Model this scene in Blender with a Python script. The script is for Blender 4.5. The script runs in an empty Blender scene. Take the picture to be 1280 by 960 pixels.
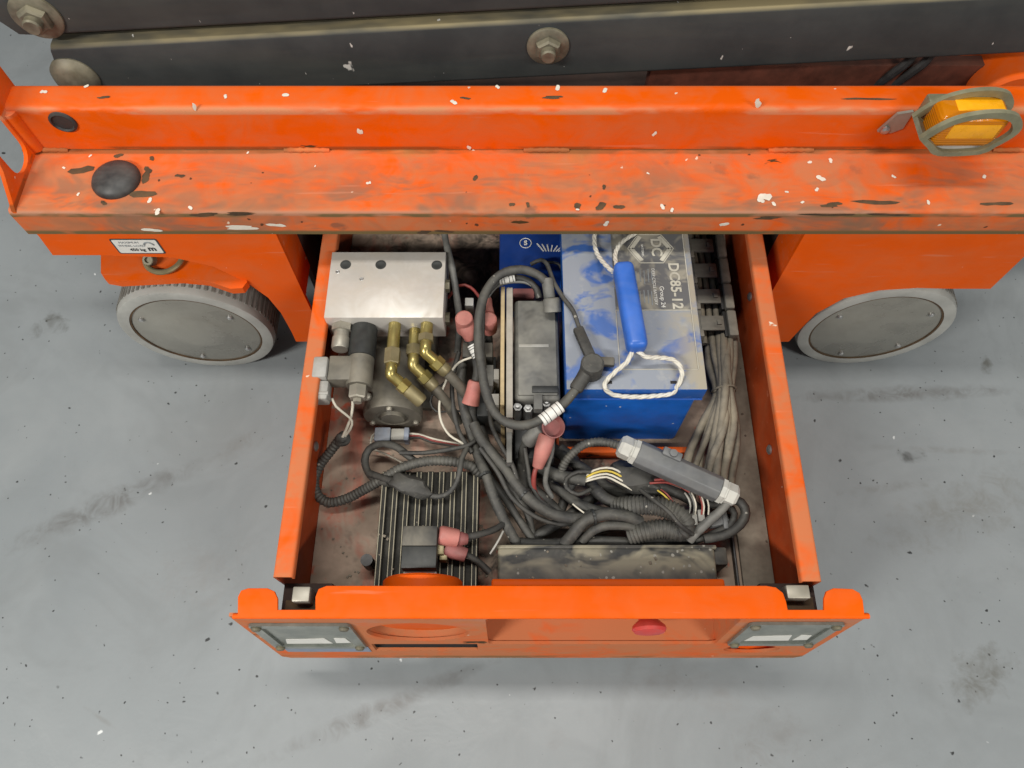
import bpy, bmesh, math, random
from mathutils import Vector, Matrix
R = math.radians
random.seed(7)
sc = bpy.context.scene
COL = sc.collection

# ------------------------------------------------------------------ camera
CAM = Vector((-0.037, -0.630, 1.2086)); PITCH = R(64.3); FPX = 935.0
cd = bpy.data.cameras.new('camera'); cd.sensor_width = 36; cd.lens = FPX / 1280 * 36
cd.clip_start = 0.02; cd.clip_end = 100
co = bpy.data.objects.new('camera', cd); COL.objects.link(co)
co.location = CAM; co.rotation_euler = (math.pi / 2 - PITCH, 0, 0); sc.camera = co

# ------------------------------------------------------------------ light (indoor workshop: ceiling lamps)
w = bpy.data.worlds.new('World'); sc.world = w; w.use_nodes = True
bg = w.node_tree.nodes['Background']; bg.inputs[0].default_value = (0.95, 0.98, 1.0, 1); bg.inputs[1].default_value = 0.17
def area(name, loc, sx, sy, power, col=(1, .97, .92)):
    l = bpy.data.lights.new(name, 'AREA'); l.shape = 'RECTANGLE'; l.size = sx; l.size_y = sy; l.energy = power; l.color = col
    o = bpy.data.objects.new(name, l); COL.objects.link(o); o.location = loc; return o
area('ceiling_lamp', (-0.25, 0.02, 3.2), 1.5, 0.22, 36)
area('ceiling_lamp', (-2.0, -1.9, 2.7), 1.5, 0.22, 100)
area('ceiling_lamp', (2.0, -2.3, 2.8), 1.5, 0.22, 68)
sc.cycles.max_bounces = 6; sc.cycles.diffuse_bounces = 3; sc.cycles.glossy_bounces = 3; sc.cycles.transmission_bounces = 4; sc.cycles.caustics_reflective = False; sc.cycles.caustics_refractive = False
vs = sc.view_settings; vs.view_transform = 'Standard'; vs.look = 'None'; vs.gamma = 1; vs.exposure = 0.28; vs.use_curve_mapping = False

# ------------------------------------------------------------------ pixel of the photo -> point on a plane in the place
CD = Vector((0, math.cos(PITCH), -math.sin(PITCH))); CU = Vector((0, math.sin(PITCH), math.cos(PITCH))); CX = Vector((1, 0, 0))
def ray(px, py): return CD + CX * ((px - 640) / FPX) + CU * ((480 - py) / FPX)
def PZ(px, py, z): d = ray(px, py); return CAM + d * ((z - CAM.z) / d.z)
def PY(px, py, y): d = ray(px, py); return CAM + d * ((y - CAM.y) / d.y)
def PP(px, py, o, n): d = ray(px, py); return CAM + d * ((o - CAM).dot(n) / d.dot(n))

# ------------------------------------------------------------------ material kit
class NT:
    def __init__(s, name):
        s.m = bpy.data.materials.new(name); s.m.use_nodes = True; s.t = s.m.node_tree; s.n = s.t.nodes; s.l = s.t.links
        s.b = s.n['Principled BSDF']; s.tc = s.n.new('ShaderNodeTexCoord').outputs['Object']; s.cache = {}
    def link(s, a, b):
        if hasattr(a, 'is_output'): s.l.new(a, b)
        else:
            try: b.default_value = a
            except Exception: b.default_value = (*a, 1)
    def noise(s, scale, detail=4, rough=.6, vec=None, dist=0.0, col=False):
        key = (scale, detail, rough, id(vec) if vec is not None else 0, dist, col)
        if vec is None and key in s.cache: return s.cache[key]
        n = s.n.new('ShaderNodeTexNoise'); n.inputs['Scale'].default_value = scale; n.inputs['Detail'].default_value = min(detail, 4 if scale < 15 else 3)
        n.inputs['Roughness'].default_value = rough; n.inputs['Distortion'].default_value = dist
        s.l.new(vec or s.tc, n.inputs['Vector']); s.cache[key] = n.outputs['Color' if col else 'Fac']; return s.cache[key]
    def scale(s, v, loc=(0, 0, 0), rot=(0, 0, 0)):
        n = s.n.new('ShaderNodeMapping'); n.inputs['Scale'].default_value = v; n.inputs['Location'].default_value = loc; n.inputs['Rotation'].default_value = rot
        s.l.new(s.tc, n.inputs['Vector']); return n.outputs[0]
    def ramp(s, f, a, b, lo=0.0, hi=1.0):
        n = s.n.new('ShaderNodeMapRange'); s.link(f, n.inputs[0])
        for i, v in enumerate((a, b, lo, hi)): n.inputs[i + 1].default_value = v
        return n.outputs[0]
    def math(s, op, a, b=0.0):
        n = s.n.new('ShaderNodeMath'); n.operation = op; s.link(a, n.inputs[0]); s.link(b, n.inputs[1]); return n.outputs[0]
    def mul(s, a, b): return s.math('MULTIPLY', a, b)
    def mix(s, f, a, b):
        n = s.n.new('ShaderNodeMix'); n.data_type = 'RGBA'; s.link(f, n.inputs[0])
        for v, i in ((a, 6), (b, 7)):
            if hasattr(v, 'is_output'): s.l.new(v, n.inputs[i])
            else: n.inputs[i].default_value = (*v, 1)
        return n.outputs[2]
    def warp(s, scale, amt, vec=None):
        c = s.noise(scale, 3, .6, vec, col=True)
        a = s.n.new('ShaderNodeVectorMath'); a.operation = 'MULTIPLY_ADD'; s.l.new(c, a.inputs[0]); a.inputs[1].default_value = (amt,) * 3; s.l.new(vec or s.tc, a.inputs[2]); return a.outputs[0]
    def spots(s, scale, rad, dens, vec=None, warp=0.5, soft=.05):
        v = s.warp(scale * 1.3, warp / scale, vec)
        n = s.n.new('ShaderNodeTexVoronoi'); n.inputs['Scale'].default_value = scale; s.l.new(v, n.inputs['Vector'])
        sp = s.n.new('ShaderNodeSeparateColor'); s.l.new(n.outputs['Color'], sp.inputs[0])
        pres = s.math('LESS_THAN', sp.outputs[0], dens)
        rr = s.ramp(sp.outputs[1], 0, 1, rad * .3, rad)
        d = s.math('SUBTRACT', rr, n.outputs['Distance'])
        return s.mul(s.ramp(d, 0, soft), pres)
    def up(s, a=.5, b=.95):
        g = s.n.new('ShaderNodeNewGeometry'); sp = s.n.new('ShaderNodeSeparateXYZ'); s.l.new(g.outputs['Normal'], sp.inputs[0]); return s.ramp(sp.outputs[2], a, b)
    def xyz(s):
        sp = s.n.new('ShaderNodeSeparateXYZ'); s.l.new(s.tc, sp.inputs[0]); return sp.outputs
    def edge(s, rad=.004, a=.03, b=.25):
        bv = s.n.new('ShaderNodeBevel'); bv.samples = 4; bv.inputs['Radius'].default_value = rad
        g = s.n.new('ShaderNodeNewGeometry'); d = s.n.new('ShaderNodeVectorMath'); d.operation = 'DOT_PRODUCT'
        s.l.new(bv.outputs[0], d.inputs[0]); s.l.new(g.outputs['Normal'], d.inputs[1])
        return s.ramp(s.math('SUBTRACT', 1.0, d.outputs['Value']), a, b)
    def stain(s, p, rad, nscale=20, amt=.6, stretch=(1, 1, 1), rz=0):
        v = s.n.new('ShaderNodeMapping'); v.vector_type = 'TEXTURE'; v.inputs['Location'].default_value = p; v.inputs['Rotation'].default_value = (0, 0, rz); v.inputs['Scale'].default_value = stretch
        s.l.new(s.tc, v.inputs['Vector'])
        ln = s.n.new('ShaderNodeVectorMath'); ln.operation = 'LENGTH'; s.l.new(v.outputs[0], ln.inputs[0])
        nz = s.noise(nscale, 5, .65)
        d = s.math('ADD', s.math('DIVIDE', ln.outputs['Value'], rad), s.mul(s.math('SUBTRACT', nz, .5), amt * 4))
        return s.mul(s.ramp(d, 1.1, .25), s.ramp(s.noise(26, 4, .75, dist=.8), .38, .60, .15, 1.0))
    def out(s, col, rough=.5, metal=0.0, bump=None, bstr=.3, bdist=.001, spec=.5, **kw):
        i = s.b.inputs
        s.link(col, i['Base Color']); s.link(rough, i['Roughness']); s.link(metal, i['Metallic']); i['Specular IOR Level'].default_value = spec
        for k, v in kw.items(): s.link(v, i[k.replace('_', ' ')])
        if bump is not None:
            b = s.n.new('ShaderNodeBump'); b.inputs['Strength'].default_value = bstr; b.inputs['Distance'].default_value = bdist
            s.l.new(bump, b.inputs['Height']); s.l.new(b.outputs[0], i['Normal'])
        return s.m

M = {}
def simple(name, col, rough=.5, metal=0.0, dust=.0, dustcol=(.30, .27, .21), var=.25, nscale=60, upward=True, bstr=.25, spec=.5, flecks=0.0, **kw):
    s = NT(name)
    n = s.noise(nscale, 5, .65)
    c = s.mix(s.ramp(n, .3, .7), tuple(x * (1 - var) for x in col), tuple(min(1, x * (1 + var)) for x in col))
    r = s.ramp(n, .3, .7, max(.02, rough - .08), min(1, rough + .1))
    if dust:
        f = s.ramp(s.noise(22, 6, .7, dist=.4), .30, .75)
        if upward: f = s.mul(f, s.up(-.2, .9))
        f = s.mul(f, dust)
        c = s.mix(f, c, dustcol); r = s.math('MAXIMUM', r, s.mul(f, .9))
        if metal: metal = s.math('SUBTRACT', metal, s.mul(f, metal * .8))
    if nscale == 55: c = s.mix(s.mul(s.ramp(s.noise(210, 3, .6), .56, .70), .5), c, dustcol); c = s.mix(s.mul(s.spots(150, .30, .07), .8), c, (.36, .34, .29))
    if flecks: c = s.mix(s.spots(110, .28, flecks), c, (.62, .6, .52))
    M[name] = s.out(c, r, metal, n, bstr, .0006, spec, **kw); return M[name]

def orange(name, dust=.4, dark=.0, chips=.12, white=.06, scuff=0.0, rough=.45, base=(.80, .102, .001), cov=.0, zones=None):
    s = NT(name)
    big = s.noise(5, 5, .6); fine = s.noise(90, 4, .6); mid = s.noise(17, 6, .7, dist=.6)
    c = s.mix(s.ramp(big, .35, .7), base, tuple(x * .86 for x in base))
    streak = s.noise(9, 6, .7, s.scale((.35, 2.2, 2.2)))
    f = s.mul(s.ramp(s.math('ADD', s.mul(mid, .55), s.mul(streak, .45)), .42 - cov, .64 - cov), dust)
    c = s.mix(f, c, (.50, .180, .080))
    X = s.xyz()
    if scuff:      # trodden, grimy ledge: heavier towards its outer edge
        fr = s.ramp(X[1], .075, -.005, .25, 1.0)
        g = s.mul(s.mul(s.ramp(s.noise(7, 7, .75, s.scale((.6, 1.2, 1.2), (3, 1, 0)), .5), .44, .62), scuff), fr); c = s.mix(g, c, (.35, .145, .072))
        g = s.mul(s.mul(s.ramp(s.noise(15, 7, .8, s.scale((.5, 1.2, 1.2), (7, 2, 0)), .7), .50, .64), scuff), fr); c = s.mix(s.mul(g, .85), c, (.225, .135, .085))
        g = s.mul(s.ramp(s.noise(6, 6, .7, s.scale((.8, 1.5, 1), (1, 7, 0))), .54, .66, 0, .7), s.ramp(X[1], .03, .08)); c = s.mix(g, c, (.45, .20, .06))
        bl = s.spots(28, .36, .20, None, .9, .14); c = s.mix(s.mul(s.mul(bl, scuff * .75), fr), c, (.17, .085, .055))
        c = s.mix(s.mul(s.spots(75, .24, .10), .9), c, (.07, .035, .02))
    if zones:      # worn bends: (axis, centre, half width, colour, amount, noise stretch)
        for ax, ce, hw, colr, am, lo in zones:
            d = s.math('ABSOLUTE', s.math('SUBTRACT', X[ax], ce)); nz = s.noise(13, 7, .75, s.scale((.35, 1, 1), (ce * 50, 2, 1)))
            m = s.mul(s.ramp(d, hw, hw * .55), s.ramp(nz, lo, lo + .10)); c = s.mix(s.mul(m, am), c, colr)
    if dark: c = s.mix(s.mul(s.ramp(s.noise(8, 5, .6), .35, .7), dark), c, (.10, .035, .015))
    if chips:
        ch = s.spots(30, .26, chips, s.scale((.6, 1.6, 1.2)), 1.1, .04); c = s.mix(ch, c, (.085, .045, .018))
    if white:
        wt = s.spots(24, .15, white, None, .9, .03); c = s.mix(wt, c, (.74, .68, .55))
        w2 = s.spots(80, .20, white * 1.5, None, .9, .06); c = s.mix(w2, c, (.70, .55, .42))
    sc_ = s.ramp(s.noise(60, 3, .5, s.scale((.12, 1.5, 1.5), (0, 0, 0), (0, .4, .5))), .68, .74); c = s.mix(s.mul(sc_, .3), c, (.65, .26, .15))
    M[name] = s.out(c, s.ramp(s.math('ADD', f, s.mul(fine, .3)), 0, .8, rough, .75), 0, fine, .12, .0006, .10); return M[name]

LY, ZB, ZL, YB, ZT, YT = -.020, .400, .4466, .0821, .5202, .1243     # rail: lip face, lip bottom, ledge, upright, top, back
BROWN = (.155, .110, .048)
orange('orange_rail', .45, 0, .03, .02, zones=((2, ZT - .0065, .0060, (.45, .20, .055), .9, .50), (2, ZT - .0065, .0062, (.62, .26, .14), .7, .42), (2, ZL + .002, .006, (.16, .06, .02), .7, .45)))
orange('orange_ledge', .9, 0, .03, .03, .9, cov=.06, zones=((2, ZL - .0050, .0045, (.42, .22, .14), .8, .40), (2, ZL - .0080, .0042, BROWN, .95, .40), (2, ZB, .0095, BROWN, 1.0, .28), (1, YB - .002, .006, (.22, .09, .03), .7, .40)))
orange('orange_skirt', .25, 0, .02, .01)
orange('orange_panel', .95, 0, .06, .04, cov=.14, zones=((2, .090, .014, BROWN, .7, .45), (2, .30, .03, (.45, .22, .15), .5, .45)))
orange('orange_flange', .20, 0, .0, .006)
orange('orange_wall', .30, .55, .02, .012, base=(.50, .060, .008))  # same orange paint, base darkened for the shade below the rim
orange('orange_rim', .85, 0, .0, .01, cov=.08)
orange('orange_plain', .45, .15, .05, .02)

s = NT('concrete')
big = s.noise(1.6, 6, .6); mid = s.noise(9, 6, .7, dist=.5); fine = s.noise(160, 3, .6)
c = s.mix(s.ramp(big, .3, .7), (.208, .228, .235), (.254, .274, .280))
c = s.mix(s.mul(s.ramp(mid, .46, .70), .22), c, (.165, .178, .180)); c = s.mix(s.mul(s.ramp(s.noise(2.6, 6, .7, s.scale((1, 1, 1), (2, 8, 0)), .6), .46, .66), .35), c, (.285, .302, .304))
c = s.mix(s.mul(s.ramp(s.noise(4, 7, .75, s.scale((1, 1, 1), (5, 2, 0)), .8), .50, .66), .30), c, (.165, .176, .176))
for (sca, rad, den) in ((38, .13, .34), (62, .15, .30), (17, .080, .28), (105, .20, .10)):
    c = s.mix(s.spots(sca, rad, den, None, .6, .05), c, (.030, .032, .032))
c = s.mix(s.spots(30, .10, .08, None, .6, .05), c, (.62, .64, .63))
def fl(px, py): p = PZ(px, py, 0); return (p.x, p.y, 0)
for (px, py, rad, st, rz, k, colr) in ((1139, 570, .017, (1.5, .7, 1), 0, .95, (.035, .035, .03)), (1226, 845, .046, (1.3, .8, 1), .7, .7, (.12, .12, .105)), (66, 405, .034, (1, .75, 1), .5, .8, (.085, .085, .075)),
        (1210, 635, .10, (1.6, .5, 1), .4, .55, (.17, .17, .155)), (1232, 455, .018, (.6, 1.2, 1), 0, .8, (.10, .10, .085)), (255, 722, .075, (1.2, .9, 1), 0, .40, (.2, .2, .195)),
        (830, 850, .05, (1.4, .6, 1), 0, .45, (.18, .18, .175)), (960, 930, .055, (1, .8, 1), .3, .55, (.17, .17, .165)), (690, 925, .022, (.8, 1, 1), 0, .5, (.2, .2, .2)), (900, 870, .035, (1, 1, 1), 0, .4, (.2, .2, .195)), (1110, 610, .04, (1.8, .25, 1), .1, .5, (.16, .16, .15))):
    c = s.mix(s.mul(s.stain(fl(px, py), rad, 34, .6, st, rz), k), c, colr)
def line(a, b, wid, k, colr=(.17, .17, .16), nsc=22):
    global c
    pa, pb = Vector(fl(*a)), Vector(fl(*b)); m = (pa + pb) / 2; L = (pb - pa).length / 2
    c = s.mix(s.mul(s.stain(tuple(m), 1.0, nsc, .35, (L, wid, 1), math.atan2(pb.y - pa.y, pb.x - pa.x)), k), c, colr)
line((0, 690), (270, 572), .024, .8, (.12, .12, .115)); line((270, 572), (345, 530), .02, .4); line((330, 950), (610, 830), .016, .8, (.13, .13, .125)); line((990, 497), (1270, 488), .016, .9, (.13, .13, .125)); line((1085, 558), (1280, 567), .007, .45); line((100, 880), (150, 915), .004, .4)
M['concrete'] = s.out(c, s.ramp(s.math('ADD', s.mul(mid, .6), s.mul(big, .4)), .3, .7, .30, .50), 0, s.math('ADD', mid, s.mul(fine, .15)), .16, .004)

s = NT('arm_paint')
n = s.noise(12, 6, .65); c = s.mix(s.ramp(n, .35, .7), (.034, .039, .040), (.054, .059, .058))
c = s.mix(s.mul(s.ramp(s.noise(7, 6, .7, s.scale((.3, 2, 2))), .46, .7), .4), c, (.082, .082, .068))
c = s.mix(s.mul(s.up(.25, .8), s.ramp(s.noise(20, 5, .7, s.scale((.3, 1, 1))), .25, .6)), c, (.25, .205, .11))
c = s.mix(s.spots(34, .17, .26, s.scale((1, 1, .55), (0, 0, 0), (0, .6, 0)), 1.0, .04), c, (.62, .61, .56))
c = s.mix(s.spots(75, .19, .12, s.scale((1.2, 1, .6)), .9, .05), c, (.55, .54, .5))
M['arm_paint'] = s.out(c, .66, 0, n, .2, .001, .3)

simple('zinc', (.36, .34, .29), .45, .6, .7, (.28, .25, .18), .15, 30, bstr=.08)
simple('pin_zinc', (.17, .155, .115), .55, .45, .9, (.20, .175, .10), .4, 45)
simple('brass', (.42, .34, .11), .30, .85, .6, (.19, .165, .09), .12, 25, bstr=.06)
simple('old_brass', (.27, .225, .115), .45, .6, .7, (.22, .19, .12), .2, 30, bstr=.08)
simple('steel', (.46, .46, .45), .33, .9, .35, (.36, .34, .30), .15)
simple('aluminium', (.64, .61, .56), .40, .3, .75, (.44, .385, .31), .08, 14)
simple('black_plastic', (.022, .022, .023), .5, 0, .45, (.15, .14, .12), .3)
simple('dusty_black', (.030, .030, .029), .6, 0, .85, (.215, .195, .15), .4, 40)
simple('coil_black', (.020, .022, .022), .5, 0, .25, (.12, .12, .10), .2)
simple('cable', (.038, .038, .036), .62, 0, .85, (.120, .114, .094), .5, 55, bstr=.6)  # dust tone here and in cable_dark lowered for the dim tray interior
simple('cable_dark', (.026, .026, .025), .62, 0, .7, (.092, .087, .072), .5, 55, bstr=.6)
simple('cable_dusty', (.165, .148, .118), .78, 0, .95, (.36, .305, .215), .4, 60)
simple('cable_grey', (.12, .12, .112), .6, 0, .6, (.21, .20, .17), .3, 90)
simple('conduit', (.036, .036, .034), .6, 0, .85, (.135, .128, .105), .45, 55, bstr=.3)
simple('motor_grey', (.125, .116, .094), .55, .1, .7, (.25, .222, .165), .25, 50)
simple('controller_grey', (.10, .099, .092), .6, 0, .95, (.27, .26, .22), .45, 30)
simple('bracket_beige', (.50, .38, .20), .5, .2, .4, (.45, .38, .26), .2)
simple('bracket_grey', (.36, .33, .28), .55, .2, .5, (.40, .36, .29), .2)
simple('pink_rubber', (.46, .16, .135), .6, 0, .4, (.46, .27, .21), .15, 70)
simple('dark_pink_rubber', (.27, .085, .08), .6, 0, .4, (.28, .17, .14), .2, 70)
simple('red_wire', (.26, .03, .025), .5, 0, .4, (.25, .15, .12), .2)
simple('white_wire', (.62, .58, .48), .5, 0, .3, (.42, .37, .28), .12)
simple('yellow_wire', (.60, .44, .04), .5, 0, .3, (.4, .33, .2), .12)
simple('label_white', (.72, .71, .66), .5, 0, .2, (.55, .5, .4), .05)
simple('print_white', (.50, .475, .40), .6, 0, .6, (.30, .28, .22), .2, 40)
simple('ink', (.03, .03, .03), .5)
simple('ink_grey', (.22, .24, .25), .5)
simple('plug_grey', (.34, .335, .31), .5, 0, .5, (.33, .30, .23), .15)
simple('enclosure_grey', (.125, .13, .134), .48, 0, .6, (.21, .205, .185), .15, 40)
simple('gland_grey', (.50, .50, .46), .5, 0, .45, (.42, .39, .32), .12)
simple('blue_plug', (.20, .24, .32), .5, 0, .5, (.33, .31, .26), .2)
simple('tyre', (.36, .362, .335), .75, 0, .5, (.27, .255, .215), .15, 20)
simple('tread', (.15, .145, .13), .8, 0, .6, (.25, .23, .19), .3, 70)
simple('hub_cap', (.255, .248, .215), .30, .25, .8, (.155, .142, .108), .25, 9)
simple('rust', (.075, .042, .018), .8, 0, .4, (.14, .095, .045), .5)
simple('red_knob', (.62, .03, .025), .42, 0, .4, (.5, .16, .12), .12)
simple('black_rubber', (.024, .024, .024), .55, 0, .75, (.12, .115, .105), .4, 30)
simple('dark_red_steel', (.085, .020, .009), .7, 0, .6, (.10, .045, .025), .4, 30)
simple('dark_void', (.018, .016, .015), .8)
simple('inner_dark', (.030, .016, .012), .8, 0, .5, (.06, .035, .024), .4, 30)  # near-black base bakes in the shadow inside the bay under the lip
simple('fin_edge', (.33, .30, .215), .5, .3, .3, (.32, .29, .21), .25, 60)
simple('weld', (.62, .135, .05), .5, 0, .6, (.45, .26, .14), .3, 60)
simple('olive_guard', (.25, .245, .155), .45, .35, .5, (.33, .30, .20), .2, 60)
simple('amber_inner', (.92, .40, .006), .30, 0, 0, var=.12)
simple('rope', (.66, .63, .55), .8, 0, .4, (.5, .46, .36), .12, 200)
simple('handle_blue', (.022, .125, .52), .42, 0, .25, (.20, .27, .48), .12, 25)
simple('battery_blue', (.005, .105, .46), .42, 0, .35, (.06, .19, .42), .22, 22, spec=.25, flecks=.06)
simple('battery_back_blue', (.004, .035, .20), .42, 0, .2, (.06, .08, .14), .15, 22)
simple('chain_dust', (.15, .14, .115), .7, 0, .95, (.36, .33, .26), .35, 45)
simple('chain_black', (.02, .02, .019), .6, 0, .3, (.08, .075, .06), .3)
simple('white_splash', (.72, .68, .58), .5, 0, .2, (.6, .5, .4), .1)

# fins: dusty black top
simple('heatsink', (.013, .013, .012), .65, 0, .7, (.060, .055, .042), .5, 55, spec=.25)

s = NT('tray_floor')
n = s.noise(9, 7, .7, dist=.6); c = s.mix(s.ramp(n, .32, .68), (.27, .205, .15), (.48, .36, .275))  # base tones lightened to offset the shade falling into the tray
c = s.mix(s.ramp(s.noise(8, 6, .7, s.scale((1.4, .8, 1), (2, 4, 0)), .4), .52, .66, 0, .75), c, (.46, .115, .07))
c = s.mix(s.ramp(s.noise(20, 5, .7, s.scale((1, 1, 1), (6, 0, 0))), .62, .70, 0, .8), c, (.55, .085, .03))
c = s.mix(s.ramp(s.noise(14, 6, .75, s.scale((1, 1, 1), (1, 9, 0))), .54, .72, 0, .7), c, (.07, .06, .048))
for (px, py, rad, st) in ((690, 600, .16, (1.2, .75, 1)), (600, 440, .13, (.6, 1.5, 1)), (590, 330, .20, (2.2, .7, 1)), (470, 470, .07, (1, 1, 1)), (610, 700, .06, (.6, 1, 1))):  # black blots painted where shadow lies under the cable pile and rail
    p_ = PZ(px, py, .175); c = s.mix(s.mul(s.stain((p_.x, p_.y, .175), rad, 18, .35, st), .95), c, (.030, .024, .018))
M['tray_floor'] = s.out(c, .8, 0, s.noise(120, 5, .7), .4, .001)

s = NT('floor_rail')
n = s.noise(25, 7, .75); c = s.mix(s.ramp(n, .3, .7), (.155, .13, .098), (.27, .235, .18))
c = s.mix(s.spots(120, .3, .15), c, (.09, .07, .05)); M['floor_rail'] = s.out(c, .85, 0, s.noise(200, 5, .7), .5, .001)

# dusty battery lid: blue plastic under grey-brown dust with wiped patches
s = NT('battery_lid')
X = s.xyz()
c = (.010, .095, .38)
f = s.mul(s.ramp(s.noise(20, 5, .62, s.scale((.9, 1.2, 1)), .6), .37, .48, .15, .95), s.up(.3, .9))
c = s.mix(f, c, (.26, .278, .305))
br = s.mul(s.mul(s.ramp(X[0], .15, .20), s.up(.3, .9)), s.ramp(s.noise(24, 6, .7, dist=.5), .40, .56)); c = s.mix(s.mul(br, .9), c, (.36, .315, .23))
c = s.mix(s.ramp(s.noise(45, 5, .7), .58, .74, 0, .35), c, (.42, .41, .38))
M['battery_lid'] = s.out(c, s.ramp(f, 0, 1, .4, .75), 0, s.noise(120, 4, .6), .2, .0006)
s = NT('battery_label')
f = s.ramp(s.noise(26, 6, .65, dist=.6), .46, .60)
c = s.mix(f, (.11, .11, .112), (.28, .26, .21)); M['battery_label'] = s.out(c, .5)

s = NT('black_box')
n = s.noise(26, 7, .72, dist=.7)
Y = s.xyz(); c = s.mix(s.ramp(n, .35, .62), (.028, .029, .028), (.085, .08, .068))
d = s.mul(s.ramp(s.noise(16, 6, .7, s.scale((.8, 1.3, 1), (3, 3, 3)), .5), .42, .56), s.ramp(Y[1], -.438, -.420, .15, .95)); c = s.mix(d, c, (.29, .262, .185))
c = s.mix(s.spots(140, .34, .3), c, (.30, .29, .25)); M['black_box'] = s.out(c, .6, 0, n, .3, .001)

s = NT('amber_lens')
wv = s.n.new('ShaderNodeTexWave'); wv.wave_type = 'BANDS'; wv.bands_direction = 'Z'; wv.inputs['Scale'].default_value = 90; s.l.new(s.tc, wv.inputs['Vector'])
s.b.inputs['Transmission Weight'].default_value = .35; s.b.inputs['IOR'].default_value = 1.45
M['amber_lens'] = s.out((.85, .27, .002), .12, 0, wv.outputs['Fac'], .25, .002)
s = NT('window_plate')
n = s.noise(30, 5, .65); M['window_plate'] = s.out(s.mix(s.ramp(n, .35, .7), (.15, .165, .145), (.26, .27, .235)), .32, .25, n, .1, .0006)

# ------------------------------------------------------------------ mesh kit
class B:
    def __init__(s): s.bm = bmesh.new()
    def _merge(s, b2, mat=None):
        me = bpy.data.meshes.new('t'); b2.to_mesh(me); b2.free()
        if mat: me.transform(mat)
        s.bm.from_mesh(me); bpy.data.meshes.remove(me); return s
    def box(s, x0, x1, y0, y1, z0, z1, bev=0.0, seg=2, mat=None):
        b = bmesh.new(); bmesh.ops.create_cube(b, size=1)
        for v in b.verts: v.co = Vector((x0 + (v.co.x + .5) * (x1 - x0), y0 + (v.co.y + .5) * (y1 - y0), z0 + (v.co.z + .5) * (z1 - z0)))
        if bev: bmesh.ops.bevel(b, geom=list(b.edges), offset=bev, segments=seg, profile=.5, affect='EDGES')
        return s._merge(b, mat)
    def obox(s, a, b_, wid, hei, bev=0.0, up=(0, 0, 1), seg=2):
        """box along a->b"""
        a = Vector(a); b_ = Vector(b_); d = (b_ - a); L = d.length; d.normalize(); sd = d.cross(Vector(up)).normalized(); u = sd.cross(d)
        m = Matrix((( d.x, sd.x, u.x, a.x), (d.y, sd.y, u.y, a.y), (d.z, sd.z, u.z, a.z), (0, 0, 0, 1)))
        return s.box(0, L, -wid / 2, wid / 2, -hei / 2, hei / 2, bev, seg, m)
    def lathe(s, prof, o, axis, seg=24, ref=None, flat=False):
        """prof: list of (radius, distance along axis)"""
        o = Vector(o); ax = Vector(axis).normalized(); r0 = Vector(ref) if ref else (Vector((0, 0, 1)) if abs(ax.z) < .9 else Vector((1, 0, 0)))
        e1 = (r0 - ax * r0.dot(ax)).normalized(); e2 = ax.cross(e1); rings = []
        for (r, h) in prof:
            if r < 1e-6: rings.append([s.bm.verts.new(o + ax * h)])
            else: rings.append([s.bm.verts.new(o + ax * h + (e1 * math.cos(2 * math.pi * k / seg) + e2 * math.sin(2 * math.pi * k / seg)) * r) for k in range(seg)])
        for a, b in zip(rings[:-1], rings[1:]):
            for k in range(seg):
                q = [a[k % len(a)], a[(k + 1) % len(a)], b[(k + 1) % len(b)], b[k % len(b)]]; u = []
                for v in q:
                    if v not in u: u.append(v)
                if len(u) > 2:
                    try: s.bm.faces.new(u)
                    except ValueError: pass
        for rg, fl_ in ((rings[0], True), (rings[-1], False)):
            if len(rg) > 2: s.bm.faces.new(rg[::-1] if fl_ else rg)
        return s
    def cyl(s, a, b, r, r2=None, seg=20, bev=0.0):
        a = Vector(a); b = Vector(b); L = (b - a).length; r2 = r if r2 is None else r2
        pr = [(r, 0), (r2, L)] if not bev else [(r - bev, 0), (r, bev), (r2, L - bev), (r2 - bev, L)]
        return s.lathe(pr, a, b - a, seg)
    def tube(s, pts, r, seg=10, step=.006, rfun=None, taper=0.0):
        P = catmull([Vector(p) for p in pts], step); n = len(P); rings = []; up = None; arc = 0
        for i, p in enumerate(P):
            t = (P[min(i + 1, n - 1)] - P[max(i - 1, 0)]).normalized()
            if up is None: up = Vector((0, 0, 1)) if abs(t.z) < .9 else Vector((1, 0, 0))
            up = (up - t * up.dot(t)); up = up.normalized() if up.length > 1e-6 else t.orthogonal().normalized()
            sd = t.cross(up); rr = rfun(arc, i, n) if rfun else r
            rings.append([s.bm.verts.new(p + (up * math.cos(2 * math.pi * k / seg) + sd * math.sin(2 * math.pi * k / seg)) * rr) for k in range(seg)])
            if i < n - 1: arc += (P[i + 1] - p).length
        for a, b in zip(rings[:-1], rings[1:]):
            for k in range(seg): s.bm.faces.new((a[k], a[(k + 1) % seg], b[(k + 1) % seg], b[k]))
        s.bm.faces.new(rings[0][::-1]); s.bm.faces.new(rings[-1]); return s
    def plate(s, outer, holes, f, thick):
        """2-D outline with holes; f(u,v,d) -> point; d from 0 to thick"""
        b = bmesh.new()
        def loop(pts):
            vs = [b.verts.new((u, v, 0)) for u, v in pts]; return [b.edges.new((vs[i], vs[(i + 1) % len(vs)])) for i in range(len(vs))]
        ed = loop(outer)
        for h in holes: ed += loop(h)
        bmesh.ops.triangle_fill(b, use_beauty=True, use_dissolve=False, edges=ed)
        ex = bmesh.ops.extrude_face_region(b, geom=list(b.faces)); vs2 = [g for g in ex['geom'] if isinstance(g, bmesh.types.BMVert)]
        for v in vs2: v.co.z = thick
        for v in b.verts: v.co = Vector(f(v.co.x, v.co.y, v.co.z))
        return s._merge(b)
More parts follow.
